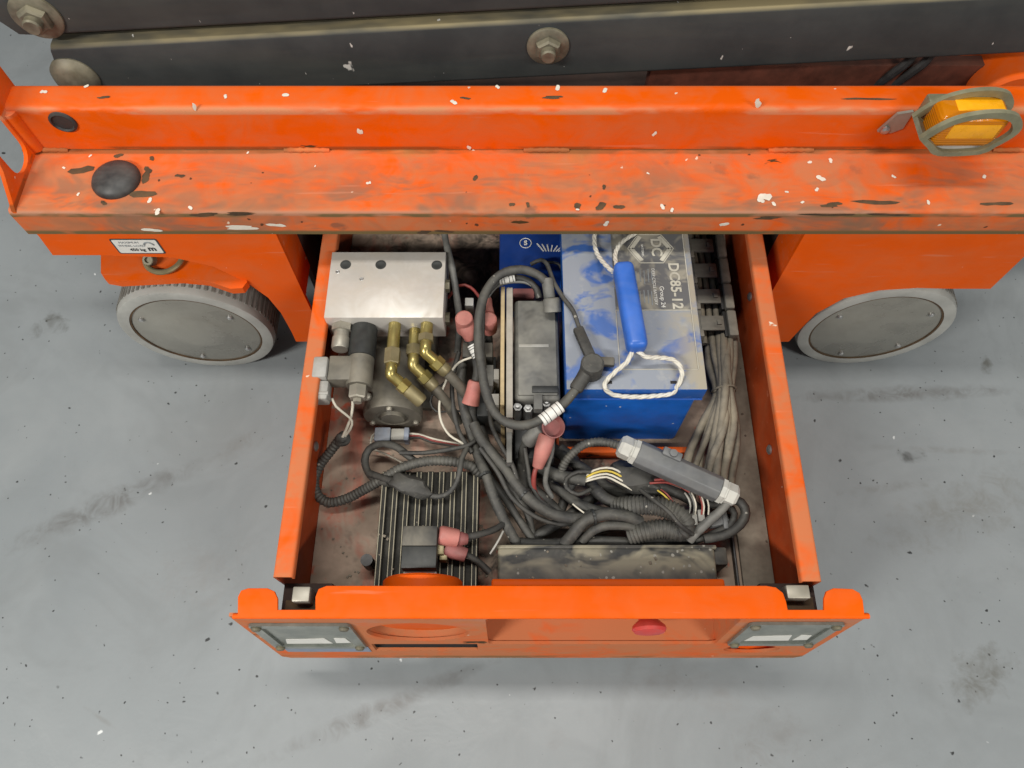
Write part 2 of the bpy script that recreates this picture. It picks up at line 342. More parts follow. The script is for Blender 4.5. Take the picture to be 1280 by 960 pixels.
    def profile(s, pts, x0, x1):
        """closed (y,z) profile swept along x"""
        a = [s.bm.verts.new((x0, y, z)) for y, z in pts]; b = [s.bm.verts.new((x1, y, z)) for y, z in pts]; n = len(pts)
        for i in range(n): s.bm.faces.new((a[i], a[(i + 1) % n], b[(i + 1) % n], b[i]))
        s.bm.faces.new(a[::-1]); s.bm.faces.new(b); return s
    def mesh(s, name, mat=None, sharp=35, xf=None):
        bm = s.bm; bmesh.ops.recalc_face_normals(bm, faces=bm.faces)
        for f in bm.faces: f.smooth = True
        for e in bm.edges:
            if len(e.link_faces) == 2 and e.calc_face_angle(0) > R(sharp): e.smooth = False
        me = bpy.data.meshes.new(name); bm.to_mesh(me); bm.free()
        if xf: me.transform(xf)
        if mat: me.materials.append(M[mat])
        return me
    def out(s, name, mat, parent=None, sharp=35, xf=None, label=None, cat=None, group=None, kind=None):
        return put(name, s.mesh(name, mat, sharp, xf), parent, label, cat, group, kind)
def put(name, me, parent=None, label=None, cat=None, group=None, kind=None):
    o = bpy.data.objects.new(name, me); COL.objects.link(o)
    if parent: o.parent = parent; o.matrix_parent_inverse = Matrix.Translation(-root_loc(parent))
    return tag(o, label, cat, group, kind)
def root_loc(p):
    v = Vector((0, 0, 0))
    while p: v += p.location; p = p.parent if p.parent and p.parent.type == 'EMPTY' and p.type == 'EMPTY' else None
    return v
def tag(o, label=None, cat=None, group=None, kind=None):
    for k, v in (('label', label), ('category', cat), ('group', group), ('kind', kind)):
        if v: o[k] = v
    return o
def thing(name, label, cat, loc, group=None):
    o = bpy.data.objects.new(name, None); COL.objects.link(o); o.location = loc; o.empty_display_size = .02
    return tag(o, label, cat, group)
def catmull(P, step):
    if len(P) == 2:
        n = max(2, int((P[1] - P[0]).length / step)); return [P[0].lerp(P[1], i / n) for i in range(n + 1)]
    Q = [P[0] * 2 - P[1]] + P + [P[-1] * 2 - P[-2]]; out = []
    for i in range(1, len(Q) - 2):
        p0, p1, p2, p3 = Q[i - 1:i + 3]; n = max(2, int((p2 - p1).length / step))
        for k in range(n):
            t = k / n; out.append(.5 * ((2 * p1) + (p2 - p0) * t + (2 * p0 - 5 * p1 + 4 * p2 - p3) * t * t + (3 * p1 - p0 - 3 * p2 + p3) * t ** 3))
    return out + [P[-1]]
def ell(cx, cy, rx, ry, n=32, a0=0): return [(cx + rx * math.cos(2 * math.pi * k / n + a0), cy + ry * math.sin(2 * math.pi * k / n + a0)) for k in range(n)]
def rrect(x0, x1, y0, y1, r, n=5):
    o = []
    for cx, cy, a in ((x1 - r, y1 - r, 0), (x0 + r, y1 - r, 90), (x0 + r, y0 + r, 180), (x1 - r, y0 + r, 270)):
        for k in range(n + 1): t = R(a + 90 * k / n); o.append((cx + r * math.cos(t), cy + r * math.sin(t)))
    return o
def bend(pts, r, n=5):
    """open polyline with rounded corners"""
    o = [pts[0]]
    for a, b, c in zip(pts[:-2], pts[1:-1], pts[2:]):
        a, b, c = Vector(a), Vector(b), Vector(c); d1 = (a - b).normalized(); d2 = (c - b).normalized(); p, q = b + d1 * r, b + d2 * r
        for k in range(n + 1): t = k / n; o.append(tuple((p * (1 - t) ** 2) + b * (2 * t * (1 - t)) + q * t * t))
    return o + [pts[-1]]
def sheet(pts, th):
    """open polyline -> closed sheet outline of thickness th (offset to the left of travel)"""
    P = [Vector(p) for p in pts]; off = []
    for i, p in enumerate(P):
        t = (P[min(i + 1, len(P) - 1)] - P[max(i - 1, 0)]).normalized(); off.append(p + Vector((-t.y, t.x)) * th)
    return [tuple(p) for p in P] + [tuple(p) for p in off[::-1]]
def text_mesh(txt, size, mat4, mat, ext=.0004, bold=0.0):
    cu = bpy.data.curves.new('t', 'FONT'); cu.body = txt; cu.size = size; cu.extrude = ext; cu.offset = bold; cu.align_x = 'CENTER'; cu.align_y = 'CENTER'; cu.resolution_u = 3
    o = bpy.data.objects.new('t', cu); COL.objects.link(o); dg = bpy.context.evaluated_depsgraph_get()
    me = bpy.data.meshes.new_from_object(o.evaluated_get(dg)); bpy.data.objects.remove(o); bpy.data.curves.remove(cu)
    me.transform(mat4); me.materials.clear(); me.materials.append(M[mat]); return me
def frame(o, ex, ey, ez=None):
    ex = Vector(ex).normalized(); ey = Vector(ey); ey = (ey - ex * ey.dot(ex)).normalized(); ez = ex.cross(ey); o = Vector(o)
    return Matrix(((ex.x, ey.x, ez.x, o.x), (ex.y, ey.y, ez.y, o.y), (ex.z, ey.z, ez.z, o.z), (0, 0, 0, 1)))

# ================================================================== SETTING
b = B(); b.box(-6, 6, -5, 7, -.05, 0); b.out('floor', 'concrete', kind='structure')

# ================================================================== THE LIFT
LIFT = thing('scissor_lift', 'orange scissor lift chassis with dark arms, grey wheels and open side bay', 'scissor lift', (0, 0.1, 0))
X0, X1 = -.679, .70
b = B(); b.profile(sheet(bend([(LY, ZB), (LY, ZL), (YB + .03, ZL)], .007), -.005), X0, X1)
b.out('ledge', 'orange_ledge', LIFT, 50)
b = B(); b.profile(sheet(bend([(YB, ZL + .0022), (YB, ZT), (YT, ZT), (YT, ZT - .055)], .009), -.005), -.672, X1)
b.out('upper_rail', 'orange_rail', LIFT, 50)
for px in (58, 384, 683, 988, 1268):
    p = PZ(px, 188, ZL); L = .030; b = B()
    b.tube([(p.x - L, YB - .001, ZL + .0006), (p.x - L * .4, YB - .0018, ZL + .002), (p.x + L * .3, YB - .0014, ZL + .0018), (p.x + L, YB - .001, ZL + .0006)], .0034, 8, .004, lambda a, i, n: .0034 + .0006 * math.sin(a * 900) + random.uniform(-.0003, .0003))
    b.out('weld_bead', 'orange_ledge', LIFT, 60)
# end plate with a slot, and the stub of top flange that runs past it
ox = -.6685
b = B(); b.plate([(LY + .0005, ZB + .002), (LY + .0005, ZL), (.0105, .486), (.024, .525), (.032, .555), (.045, .572), (YT, .575), (YT, .41), (.05, .402)], [rrect(.024, .070, .4545, .538, .021)], lambda u, v, d: (ox - d, u, v), .006)
bmesh.ops.bevel(b.bm, geom=[e for e in b.bm.edges if len(e.link_faces) == 2 and e.calc_face_angle(0) > .9], offset=.0012, segments=2, profile=.5, affect='EDGES')
b.out('end_plate', 'orange_rail', LIFT, 40)
b = B(); b.tube([(ox + .001, YB + .001, ZL + .004), (ox + .001, YB + .001, ZT - .006)], .010, 16, .01); b.out('corner_bend', 'orange_rail', LIFT, 60)
b = B(); b.box(-.76, -.6748, YB + .004, YT, ZT - .005, ZT - .0005, .001); b.out('flange_stub', 'orange_rail', LIFT)
# dark plug in the rail, rubber dome on the ledge
p = PY(79, 152, YB); b = B(); b.lathe([(.0165, 0), (.0165, .002), (.0135, .0035), (.012, .001), (0, .0006)], (p.x, YB, p.z), (0, -1, 0), 24); b.out('rail_plug', 'black_plastic', LIFT)
p = PZ(146, 226, ZL); b = B(); b.lathe([(.031, 0), (.031, .003), (.028, .008), (.020, .0125), (.010, .0148), (0, .0155)], p, (0, 0, 1), 32); b.out('rubber_dome', 'black_rubber', LIFT)
# larger paint chips, white splashes and white lip patches that the photo shows singly
def blob(b, c, ex, ey, rx, ry, k=11, h=.0006):
    ph = random.random() * 6; nrm = Vector(ex).cross(Vector(ey)).normalized()
    if nrm.z < 0 and abs(nrm.z) > .5 or nrm.y > .5: nrm = -nrm
    ring = []
    for i in range(k):
        a = 2 * math.pi * i / k; q = 1 + .35 * math.sin(2 * a + ph) + .2 * random.uniform(-1, 1); ring.append(b.bm.verts.new(Vector(c) + Vector(ex) * (rx * q * math.cos(a)) + Vector(ey) * (ry * q * math.sin(a)) + nrm * h))
    t = b.bm.verts.new(Vector(c) + nrm * h * 1.6)
    for i in range(k): b.bm.faces.new((ring[i], ring[(i + 1) % k], t))
EXx = Vector((1, 0, 0)); EYy = Vector((0, 1, 0)); EZz = Vector((0, 0, 1))
b = B()
for px, py, r in ((956, 246, 11), (951, 251, 6), (1026, 223, 7), (1038, 201, 5), (1012, 203, 4), (1117, 221, 4), (1230, 221, 4), (1160, 253, 4), (1021, 237, 4), (967, 255, 4), (461, 229, 4), (828, 259, 5), (840, 263, 4), (197, 265, 6), (238, 260, 4), (187, 251, 5), (98, 243, 3), (80, 210, 3), (113, 195, 3), (310, 191, 2.5), (394, 208, 2), (983, 240, 3), (1003, 253, 3), (722, 262, 3), (810, 217, 2.5)):
    blob(b, PZ(px, py, ZL), EXx, EYy, r * .00066, r * .00070, 13)
for px, py, r in ((567, 128, 6), (622, 109, 4), (697, 110, 5), (756, 113, 5), (282, 121, 4), (357, 119, 5), (108, 108, 4), (55, 115, 5), (243, 133, 5), (947, 129, 7)):
    p = PZ(px, py, ZT)
    if p.y > YB + .008: blob(b, p, EXx, EYy, r * .0007, r * .0007)
    else: blob(b, PY(px, py, YB), EXx, EZz, r * .0006, r * .0010)
for px, py, r in ((450, 164, 4), (586, 184, 3), (592, 188, 2), (818, 167, 3)): blob(b, PY(px, py, YB), EXx, EZz, r * .0008, r * .0014)
for px, py, rx in ((300, 284, 26), (190, 287, 12), (345, 281, 10), (758, 279, 4), (905, 280, 5)): blob(b, PY(px, py, LY), EXx, EZz, rx * .0010, .0038, 14)  # broad flat white patches on the lip face
b.out('paint_splash', 'white_splash', LIFT, kind='stuff', label='dried white paint splashes and white lip patches on the orange rail')
b = B()
for px, py, rx, ry in ((102, 213, 13, 7), (178, 243, 14, 6), (185, 213, 5, 5), (182, 222, 6, 7), (130, 254, 4, 3), (148, 195, 5, 3), (190, 198, 4, 3), (225, 220, 5, 3), (1095, 253, 22, 4), (1040, 256, 14, 3), (1245, 255, 16, 3), (755, 234, 3, 3), (594, 223, 3, 4), (640, 256, 3, 3), (660, 256, 3, 3), (722, 258, 5, 4), (751, 258, 6, 5), (774, 259, 6, 4)):
    blob(b, PZ(px, py, ZL), EXx, EYy, rx * .00105, ry * .0011)
for px, py, rx in ((1035, 268, 32), (960, 272, 20), (1110, 268, 24), (255, 268, 22), (300, 267, 26), (530, 290, 12), (556, 289, 12)): blob(b, PY(px, py, LY), EXx, EZz, rx * .0009, .0030, 14)
for px, py, rx in ((582, 123, 6), (691, 122, 15), (1085, 124, 28), (130, 122, 8)): blob(b, PZ(px, py, ZT), EXx, EYy, rx * .00095, .0022, 12)
b.out('paint_chip', 'rust', LIFT, kind='stuff', label='brown patches where the orange paint has chipped off the rail')

# skirts (side plates) and their returns at the bay opening
SKY = -.016
def skirt(pxs, name):
    b = B(); pts = [(PY(x, y, SKY).x, PY(x, y, SKY).z) for x, y in pxs]
    b.plate(pts, [], lambda u, v, d: (u, SKY + d, v), .006); return b.out(name, 'orange_skirt', LIFT, 40)
xl = PY(345, 293, SKY).x; xr = PY(1006, 293, SKY).x
def col_px(x, z):    # project for helper use
    d = Vector((x, SKY, z)) - CAM; t = d.dot(CD); return (640 + d.x / t * FPX, 480 - d.dot(CU) / t * FPX)
top_l = [col_px(PY(49, 296, SKY).x, .43), col_px(xl, .43)]
skl = skirt([top_l[0], (49, 296), (66, 319), (128, 319), (217, 322), (266, 333), (308, 353), (335, 372), (351, 391), (364, 414), (370, 427), col_px(xl, PY(372, 427, SKY).z)] + [top_l[1]], 'side_plate')
top_r = [col_px(xr, .43), col_px(.70, .43)]
skr = skirt([top_r[0], col_px(xr, PY(980, 428, SKY).z), (986, 427), (1000, 412), (1020, 392), (1055, 373), (1099, 363), (1146, 360), (1192, 361), (1238, 361), (1280, 321), (1296, 306)] + [top_r[1]], 'side_plate')
for x, s_ in ((xl, -1), (xr, 1)):
    b = B(); b.box(x - (.006 if s_ < 0 else 0), x + (.006 if s_ > 0 else 0), SKY + .0062, .045, .235, .425, .001); b.out('bay_return', 'orange_plain', LIFT)
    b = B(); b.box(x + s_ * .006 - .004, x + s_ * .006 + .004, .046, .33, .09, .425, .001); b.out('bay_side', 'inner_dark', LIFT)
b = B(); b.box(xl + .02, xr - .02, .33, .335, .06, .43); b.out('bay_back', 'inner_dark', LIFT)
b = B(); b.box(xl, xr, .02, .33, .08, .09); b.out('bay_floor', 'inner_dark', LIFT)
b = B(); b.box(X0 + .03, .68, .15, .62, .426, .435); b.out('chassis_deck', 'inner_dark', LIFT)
b = B(); b.box(.15, .66, .19, .21, .436, .49, .002); b.out('cross_member', 'dark_red_steel', LIFT)
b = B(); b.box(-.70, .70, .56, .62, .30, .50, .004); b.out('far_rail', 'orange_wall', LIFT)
# pivot tube at the far right
p = PY(1248, 92, .19); b = B(); b.lathe([(.040, 0), (.044, .004), (.044, .10), (.040, .104)], (p.x + .01, .150, p.z - .012), (0, 1, 0), 32); b.out('pivot_tube', 'orange_plain', LIFT)
# hoses that run under the arms
for k in range(2):
    q = PY(1118 + k * 22, 90, .185); b = B(); b.tube([(q.x - .02, .20, .43), (q.x, .185, q.z), (q.x + .012, .185, q.z + .03), (q.x + .02, .19, .60)], .006, 8); b.out('hose', 'black_plastic', LIFT)

# sticker on the left plate
def sticker():
    c4 = [PY(x, y, SKY - .0006) for x, y in ((139, 300), (194.5, 300), (204.5, 316), (150.5, 316))]
    x0 = (c4[0].x + c4[3].x) / 2; x1 = (c4[1].x + c4[2].x) / 2; z0 = (c4[2].z + c4[3].z) / 2; z1 = (c4[0].z + c4[1].z) / 2
    f = lambda u, v, d: (u, SKY - .0002 - d, v)
    b = B(); b.plate(rrect(x0 - .0022, x1 + .0022, z0 - .0022, z1 + .0022, .003), [], f, .0004); st = b.out('sticker', 'ink', LIFT)
    b = B(); b.plate(rrect(x0, x1, z0, z1, .002), [], f, .0007); b.out('sticker_face', 'label_white', st)
    W, H = x1 - x0, z1 - z0
    for t, cx, cz, sz, mt, bo in (('MAXIMUM', .36, .82, .20, 'ink_grey', 0), ('WHEEL LOAD', .38, .57, .20, 'ink_grey', 0), ('450 kg', .45, .26, .27, 'ink', .0002), ('m', .79, .34, .50, 'ink', .0005)):
        put('lettering', text_mesh(t, sz * H, frame((x0 + cx * W, SKY - .0012, z0 + cz * H), (1, 0, 0), (0, 0, 1)), mt, .0001, bo), st)
    b = B(); b.tube([(x0 + W * (.79 + .11 * math.cos(a)), SKY - .0010, z0 + H * (.60 + .24 * math.sin(a))) for a in [R(10 + 20 * i) for i in range(9)]], .0012, 6, .002); b.out('emblem', 'ink_grey', st)
sticker()

# wheels
def wheel(px, py, ry=0.0, yf=-.009):
    c = PY(px, py, yf); c.z = .1235
    lift_empty = LIFT
    ax = (math.sin(ry), -math.cos(ry), 0); o = (c.x, c.y, c.z)
    b = B(); b.lathe([(.100, -.085), (.117, -.088), (.1215, -.080), (.1235, -.068), (.1235, -.014), (.1228, -.006), (.1210, -.0015), (.117, 0), (.1035, -.0005), (.1035, -.010), (.02, -.012)], o, ax, 72)
    t = b.out('wheel', 'tyre', LIFT, 30, label='light grey solid tyred wheel')
    b = B()
    for k in range(72):
        a = 2 * math.pi * k / 72; q = Matrix.Translation(Vector(o)) @ Matrix.Rotation(ry, 4, 'Z') @ Matrix.Rotation(a, 4, 'Y')
        b.box(-.0028, .0028, .012, .070, .1220, .1250, .0006, 1, q)
    b.out('tread', 'tread', t, kind='stuff')
    b = B(); b.lathe([(.1035, -.006), (.1035, -.0012), (.1005, -.0012), (.1005, -.006)], o, ax, 64); b.out('rim', 'rust', t)
    b = B(); b.lathe([(.1005, -.008), (.1005, -.003), (.097, -.0022), (.055, -.0016), (.047, .0002), (.042, .0008), (0, .0012)], o, ax, 64); b.out('hub_cap', 'hub_cap', t)
    for a in (35, 150, 255, 320):
        q = Vector(o) + (Matrix.Rotation(ry, 3, 'Z') @ Vector((.086 * math.cos(R(a)), 0, .086 * math.sin(R(a)))))
        b = B(); b.lathe([(.0045, -.003), (.0045, .0005), (.003, .002), (0, .0024)], q, ax, 12); b.out('hub_screw', 'steel', t)
    return t
wheel(238, 405, .0, -.014); wheel(1099, 406, .0, -.0085)

# steering link over the left wheel, tie-down ring
b = B(); ol = [PZ(x, y, .285) for x, y in ((126, 316), (126, 341), (131, 349), (148, 352), (225, 348), (258, 351), (288, 361), (303, 360), (309, 352), (300, 330), (270, 312), (130, 305))]
b.plate([(p.x, p.y) for p in ol], [], lambda u, v, d: (u, v, .272 + d), .013); b.out('steering_link', 'orange_plain', LIFT)
q = PZ(205, 322, .292); b = B(); b.tube([q + Vector((.027 * math.cos(a), .026 * math.sin(a) - .0, 0)) for a in [R(-190 + 20 * i) for i in range(11)]], .0042, 10); b.out('tie_ring', 'old_brass', LIFT)
q = PZ(184, 325, .300); b = B(); b.lathe([(.0085, -.012), (.0085, -.001), (.0075, 0), (.0045, 0), (.0040, -.004), (0, -.004)], q, Vector((-.1, -.55, .8)), 20); b.out('bolt', 'pin_zinc', LIFT)

# scissor arms
def arm(z_l, z_r, y0, th, xl_, xr_, h, name, zback=None):
    a = Vector((xl_, y0, z_l - h / 2)); e = Vector((xr_, y0, z_r - h / 2)); d = (e - a).normalized(); u = Vector((-d.z, 0, d.x)); L = (e - a).length
    prof = [(0, -h * .08), (.016, h / 2), (L, h / 2), (L, -h / 2), (.022, -h / 2)]
    b = B(); b.plate(prof, [], lambda s_, v, t: tuple(a + d * s_ + u * v + Vector((0, t, 0))), th)
    bmesh.ops.bevel(b.bm, geom=[e_ for e_ in b.bm.edges if len(e_.link_faces) == 2 and e_.calc_face_angle(0) > .5 and abs((e_.verts[0].co - e_.verts[1].co).normalized().dot(d)) > .99], offset=.006, segments=3, profile=.5, affect='EDGES')
    return b.out(name, 'arm_paint', LIFT, 40), a, d, u
pl = PY(49, 60, .155); pr = PY(1280, -11, .155)
A2, a2, d2, u2 = arm(.5475, pr.z + .002, .155, .05, pl.x, pr.x + .10, .087, 'scissor_arm')
q1 = PY(30, 50, .1585); q2 = PY(900, 3, .1585)
sl = (q2.z - q1.z) / (q2.x - q1.x); e1x = q1.x - .022; e2x = q1.x + 1.45
A1, a1, d1, u1 = arm(q1.z + .087, q1.z + .087 + sl * 1.45, .1585, .05, e1x, e2x, .085, 'scissor_arm')
def pin(px, py, y, rw, par, dome=False):
    p = PY(px, py, y); o = (p.x, y, p.z); b = B()
    if dome: b.lathe([(rw, -.002), (rw, .002), (rw * .8, .010), (rw * .4, .015), (0, .016)], o, (0, -1, 0), 32); b.out('pin_head', 'pin_zinc', par); return
    b.lathe([(rw, -.001), (rw, .0025), (rw * .92, .004), (rw * .55, .0045), (rw * .55, .003)], o, (0, -1, 0), 32); w_ = b.out('washer', 'pin_zinc', par)
    b = B(); b.lathe([(rw * .62, .003), (rw * .66, .006), (rw * .60, .011), (rw * .5, .013)], o, (0, -1, 0), 6); b.out('nut', 'pin_zinc', par, 30)
    b = B(); b.lathe([(rw * .36, .012), (rw * .36, .020), (rw * .30, .022), (0, .022)], o, (0, -1, 0), 20); b.out('bolt_end', 'pin_zinc', par)
pin(685, 57, .155, .0265, A2); pin(95, 96, .155, .030, A2, True); pin(46, 20, .1585, .030, A1)

# amber warning light in its guard
def light():
    x, z = .5060, .5330; yf, yb = .020, .055
    root = LIFT
    b = B(); tri = [(x - .074, .484), (x - .056, .482), (x - .044, .490), (x - .044, .518), (x - .062, .514)]
    b.plate(tri, [], lambda u, v, d: (u, YB - .0008 - d, v), .004); wl = b.out('warning_light', 'zinc', LIFT, label='amber side marker lamp in a bent steel guard')
    b = B(); b.lathe([(.006, 0), (.006, .003), (.003, .005), (0, .005)], (x - .067, YB - .005, .489), (0, -1, 0), 8); b.out('bolt', 'steel', wl)
    # guard: flat bar bent into a ring (front and back hoop, joined at left and below)
    outl = [(-.066, -.004), (-.052, .022), (-.034, .042), (-.006, .054), (.026, .056), (.050, .046), (.064, .022), (.062, .002), (.048, -.026), (.034, -.046), (-.024, -.050), (-.048, -.026)]
    sm = catmull([Vector((u * .86, 0, v * (.70 if v > 0 else .60))) for u, v in outl + outl[:1]], .006)[:-1]
    oo = [(p.x, p.z) for p in sm]; ii = [(p.x * .83, p.z * .78) for p in sm]
    for y, nm in ((yf, 'front_hoop'), (yb, 'back_hoop')):
        b = B(); b.plate([(x + u, z + v) for u, v in oo], [[(x + u, z + v) for u, v in ii]], lambda u, v, d, y=y: (u, y + d, v), .006); b.out(nm, 'olive_guard', wl)
    b = B(); pts = [(x - .0413, z - .0156), (x - .021, z - .0305), (x + .0295, z - .028), (x + .0413, z - .0156)]
    b.plate([(u, v) for u, v in pts] + [(u, v + .004) for u, v in pts[::-1]], [], lambda u, v, d: (u, yf + .004 + d, v), yb - yf - .004); b.out('guard_base', 'gland_grey', wl)
    b = B(); pts = [(x - .0567, z - .0025), (x - .0417, z - .0156)]
    b.plate(pts + [(u + .005, v + .002) for u, v in pts[::-1]], [], lambda u, v, d: (u, yf + .004 + d, v), yb - yf - .004); b.out('guard_side', 'pin_zinc', wl)
    b = B(); b.box(x - .040, x + .042, .0645, YB - .001, z - .024, z + .012, .003); b.out('lamp_base', 'olive_guard', wl)
    b = B(); b.box(x - .041, x + .043, yf + .005, .064, z - .0235, z + .025, .009, 4); b.out('lens', 'amber_lens', wl, 40)
    b = B(); b.box(x - .024, x + .034, yf + .0042, yf + .010, z - .006, z + .016, .0015, 2); b.out('yellow_lens_patch', 'amber_inner', wl)
    b = B(); b.box(x - .020, x + .036, yf + .018, .060, z + .022, z + .0258, .0012, 2); b.out('yellow_lens_patch', 'amber_inner', wl)
    b = B(); b.box(x - .028, x + .038, yf + .014, .063, z - .010, z + .016, .006, 3); b.out('reflector', 'amber_inner', wl, 40)
light()

# ================================================================== PULL-OUT TRAY
TRAY = thing('pull_out_tray', 'orange steel pull-out tray with notched front panel and dusty floor', 'tray', (0, -.2, .17))
TX = Matrix.Translation((.0075, .03, 0)) @ Matrix.Rotation(R(-.45), 4, 'Z') @ Matrix.Translation((0, -.03, 0))
ZF, ZR = .175, .328
yb_, yf_ = .30, -.4575
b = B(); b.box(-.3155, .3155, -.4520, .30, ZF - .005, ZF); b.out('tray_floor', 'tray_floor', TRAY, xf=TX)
for sx in (-1, 1):
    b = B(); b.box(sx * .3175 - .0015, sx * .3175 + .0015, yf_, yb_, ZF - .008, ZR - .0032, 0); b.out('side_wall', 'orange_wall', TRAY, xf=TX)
    prof = sheet(bend([(sx * .3192, ZR - .006), (sx * .3192, ZR), (sx * .2955, ZR), (sx * .2955, ZR - .010)], .0045, 5), .0028 * sx)
    b = B(); n = len(prof)
    va = [b.bm.verts.new((x, yf_, z)) for x, z in prof]; vb = [b.bm.verts.new((x, yb_, z)) for x, z in prof]
    for i in range(n): b.bm.faces.new((va[i], va[(i + 1) % n], vb[(i + 1) % n], vb[i]))
    b.bm.faces.new(va); b.bm.faces.new(vb[::-1]); b.out('wall_rim', 'orange_rim', TRAY, 50, TX)
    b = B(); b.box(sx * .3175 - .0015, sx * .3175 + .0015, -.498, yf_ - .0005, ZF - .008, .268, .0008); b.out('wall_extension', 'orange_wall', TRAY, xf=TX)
    for (y, z) in ((-.02, .25), (-.26, .235)):
        b = B(); b.lathe([(.007, 0), (.007, .002), (.004, .004), (0, .0042)], (sx * .3155, y, z), (-sx, 0, 0), 12); b.out('rivet', 'steel', TRAY, xf=TX)
# grey flat bar along the right side of the floor
b = B(); b.box(.272, .3145, -.47, -.06, ZF + .0005, ZF + .006, .001); b.out('floor_bar', 'floor_rail', TRAY, xf=TX)
b = B(); b.box(.262, .2655, -.485, -.06, ZF + .0005, ZF + .012, .001); b.out('floor_strip', 'black_plastic', TRAY, xf=TX)
# angle that holds the front battery
bx0 = PZ(699, 560, .20).x; bx1 = PZ(860, 560, .20).x; byf = PZ(780, 558, .20).y
b = B(); b.box(bx0, bx1, byf - .009, byf, ZF, .199, .001); b.out('battery_stop', 'orange_plain', TRAY)
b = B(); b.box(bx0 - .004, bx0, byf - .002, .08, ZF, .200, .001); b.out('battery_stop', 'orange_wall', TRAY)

# front panel: leaning sheet with holes
y1, z1 = -.4985, ZR - .004; lean = .0218 / .243
pn = Vector((0, -1, lean)).normalized(); pdn = Vector((0, -lean, -1)).normalized(); po = Vector((.005, y1, z1))
def PPn(px, py): q = PP(px, py, po, pn); return (q.x - po.x, (q - po).dot(pdn))
def pf(u, v, d): return tuple(po + Vector((u, 0, 0)) + pdn * v - pn * d)
HB = .240; WT = .3655
uv = PPn
def rpx(x0, y0_, x1, y1_): a = uv(x0, y0_); c = uv(x1, y1_); return (a[0], c[0], a[1], c[1])
c_s = uv(522, 790); ru = uv(586, 790)[0] - c_s[0]; ta = uv(522, 779)[1]; tb = uv(522, 801)[1]
hole_socket = ell(c_s[0], (ta + tb) / 2, ru, (tb - ta) / 2, 40)
s0 = uv(464, 805); s1 = uv(598, 813); hole_slot = [(s0[0], s0[1]), (s1[0], s0[1]), (s1[0], s1[1]), (s0[0], s1[1])]
r0 = uv(607, 777); r1 = uv(924, 777); r2 = uv(885, 805); RU0, RU1, RV0, RV1 = r0[0], r1[0], .012, r2[1]
hole_rec = rrect(RU0, RU1, RV0, RV1, .008)
e0 = uv(941, 810); ev0 = uv(941, 807)[1]; ev1 = uv(941, 815.5)[1]; hole_e = ell(e0[0], (ev0 + ev1) / 2, uv(976, 810)[0] - e0[0], (ev1 - ev0) / 2, 28)
b = B(); b.plate([(-WT, 0), (WT, 0), (WT, HB - .01), (WT - .01, HB), (-WT + .01, HB), (-WT, HB - .01)], [hole_socket, hole_slot, hole_rec, hole_e], pf, .004)
b.out('front_panel', 'orange_panel', TRAY, 40)
# top flange with two notches
fz = ZR
fpx = [(297, 769), (297, 746), (301, 738), (310, 735), (334, 735), (343, 739), (347, 748), (347, 762), (394, 762), (394, 746), (398, 736), (408, 732), (958, 732), (970, 734), (979, 741), (983, 752), (985, 762), (1030, 762), (1030, 748), (1033, 739), (1042, 735), (1066, 736), (1075, 741), (1079, 750), (1081, 769)]
fp = [PZ(x, y, fz) for x, y in fpx]; fpts = [(p.x, p.y) for p in fp]; yfr = po.y - .001
fpts[0] = (fpts[0][0], yfr); fpts[-1] = (fpts[-1][0], yfr)
b = B(); b.plate(fpts, [], lambda u, v, d: (u, v, fz - .0035 + d), .0035)
bmesh.ops.bevel(b.bm, geom=[e for e in b.bm.edges if all(v.co.z > fz - 1e-5 for v in e.verts) and len(e.link_faces) == 2 and e.calc_face_angle(0) > .5], offset=.0012, segments=2, profile=.5, affect='EDGES')
b.out('top_flange', 'orange_flange', TRAY, 45)
b = B(); b.tube([(fpts[0][0] - .006, yfr + .001, fz - .0035), (fpts[-1][0] + .006, yfr + .001, fz - .0035)], .0032, 10, .1); b.out('flange_bend', 'orange_flange', TRAY, 60)
# backs of the recesses: socket cup and long box
def back(u, v, d): return pf(u, v, d)
cv = (ta + tb) / 2; rv = (tb - ta) / 2
b = B(); K = 40; rings = []
for k_, d_, in ((1.03, .0045), (1.0, .030), (.90, .034)):
    rings.append([b.bm.verts.new(pf(c_s[0] + ru * k_ * math.cos(2 * math.pi * i / K), cv + rv * k_ * math.sin(2 * math.pi * i / K), d_)) for i in range(K)])
for a_, b__ in zip(rings[:-1], rings[1:]):
    for i in range(K): b.bm.faces.new((a_[i], a_[(i + 1) % K], b__[(i + 1) % K], b__[i]))
b.bm.faces.new(rings[-1]); b.out('socket_cup', 'orange_panel', TRAY, 50)
b = B(); K = 40; rings = []
cc = PZ(524, 722, .280); cc2 = PP(524, 760, po, pn)
for (rr, y) in ((.046, -.496), (.046, -.4415), (.043, -.4385), (.0, -.4385)):
    pass
cz = po.z - (ta + tb) / 2; cxp = po.x + c_s[0]
b = B(); b.lathe([(.050, 0), (.050, .050), (.047, .053), (0, .053)], (PZ(524, 720, .30).x, -.498, .2555), (0, 1, 0), 40); b.out('cup_housing', 'orange_flange', TRAY)
def closed_box(b, U0, U1, V0, V1, D0, D1, inner=True):
    P = [pf(u, v, d) for d in (D0, D1) for u, v in ((U0, V0), (U1, V0), (U1, V1), (U0, V1))]; vs_ = [b.bm.verts.new(p) for p in P]
    for i in range(4): b.bm.faces.new((vs_[i], vs_[(i + 1) % 4], vs_[4 + (i + 1) % 4], vs_[4 + i]))
    b.bm.faces.new(vs_[4:])
b = B(); closed_box(b, RU0 - .0015, RU1 + .0015, RV0 - .0015, RV1 + .0015, .0042, .034)
ob = b.out('recess_box', 'orange_panel', TRAY, 40)
lx0 = PZ(614, 727, .312).x; lx1 = PZ(908, 727, .312).x
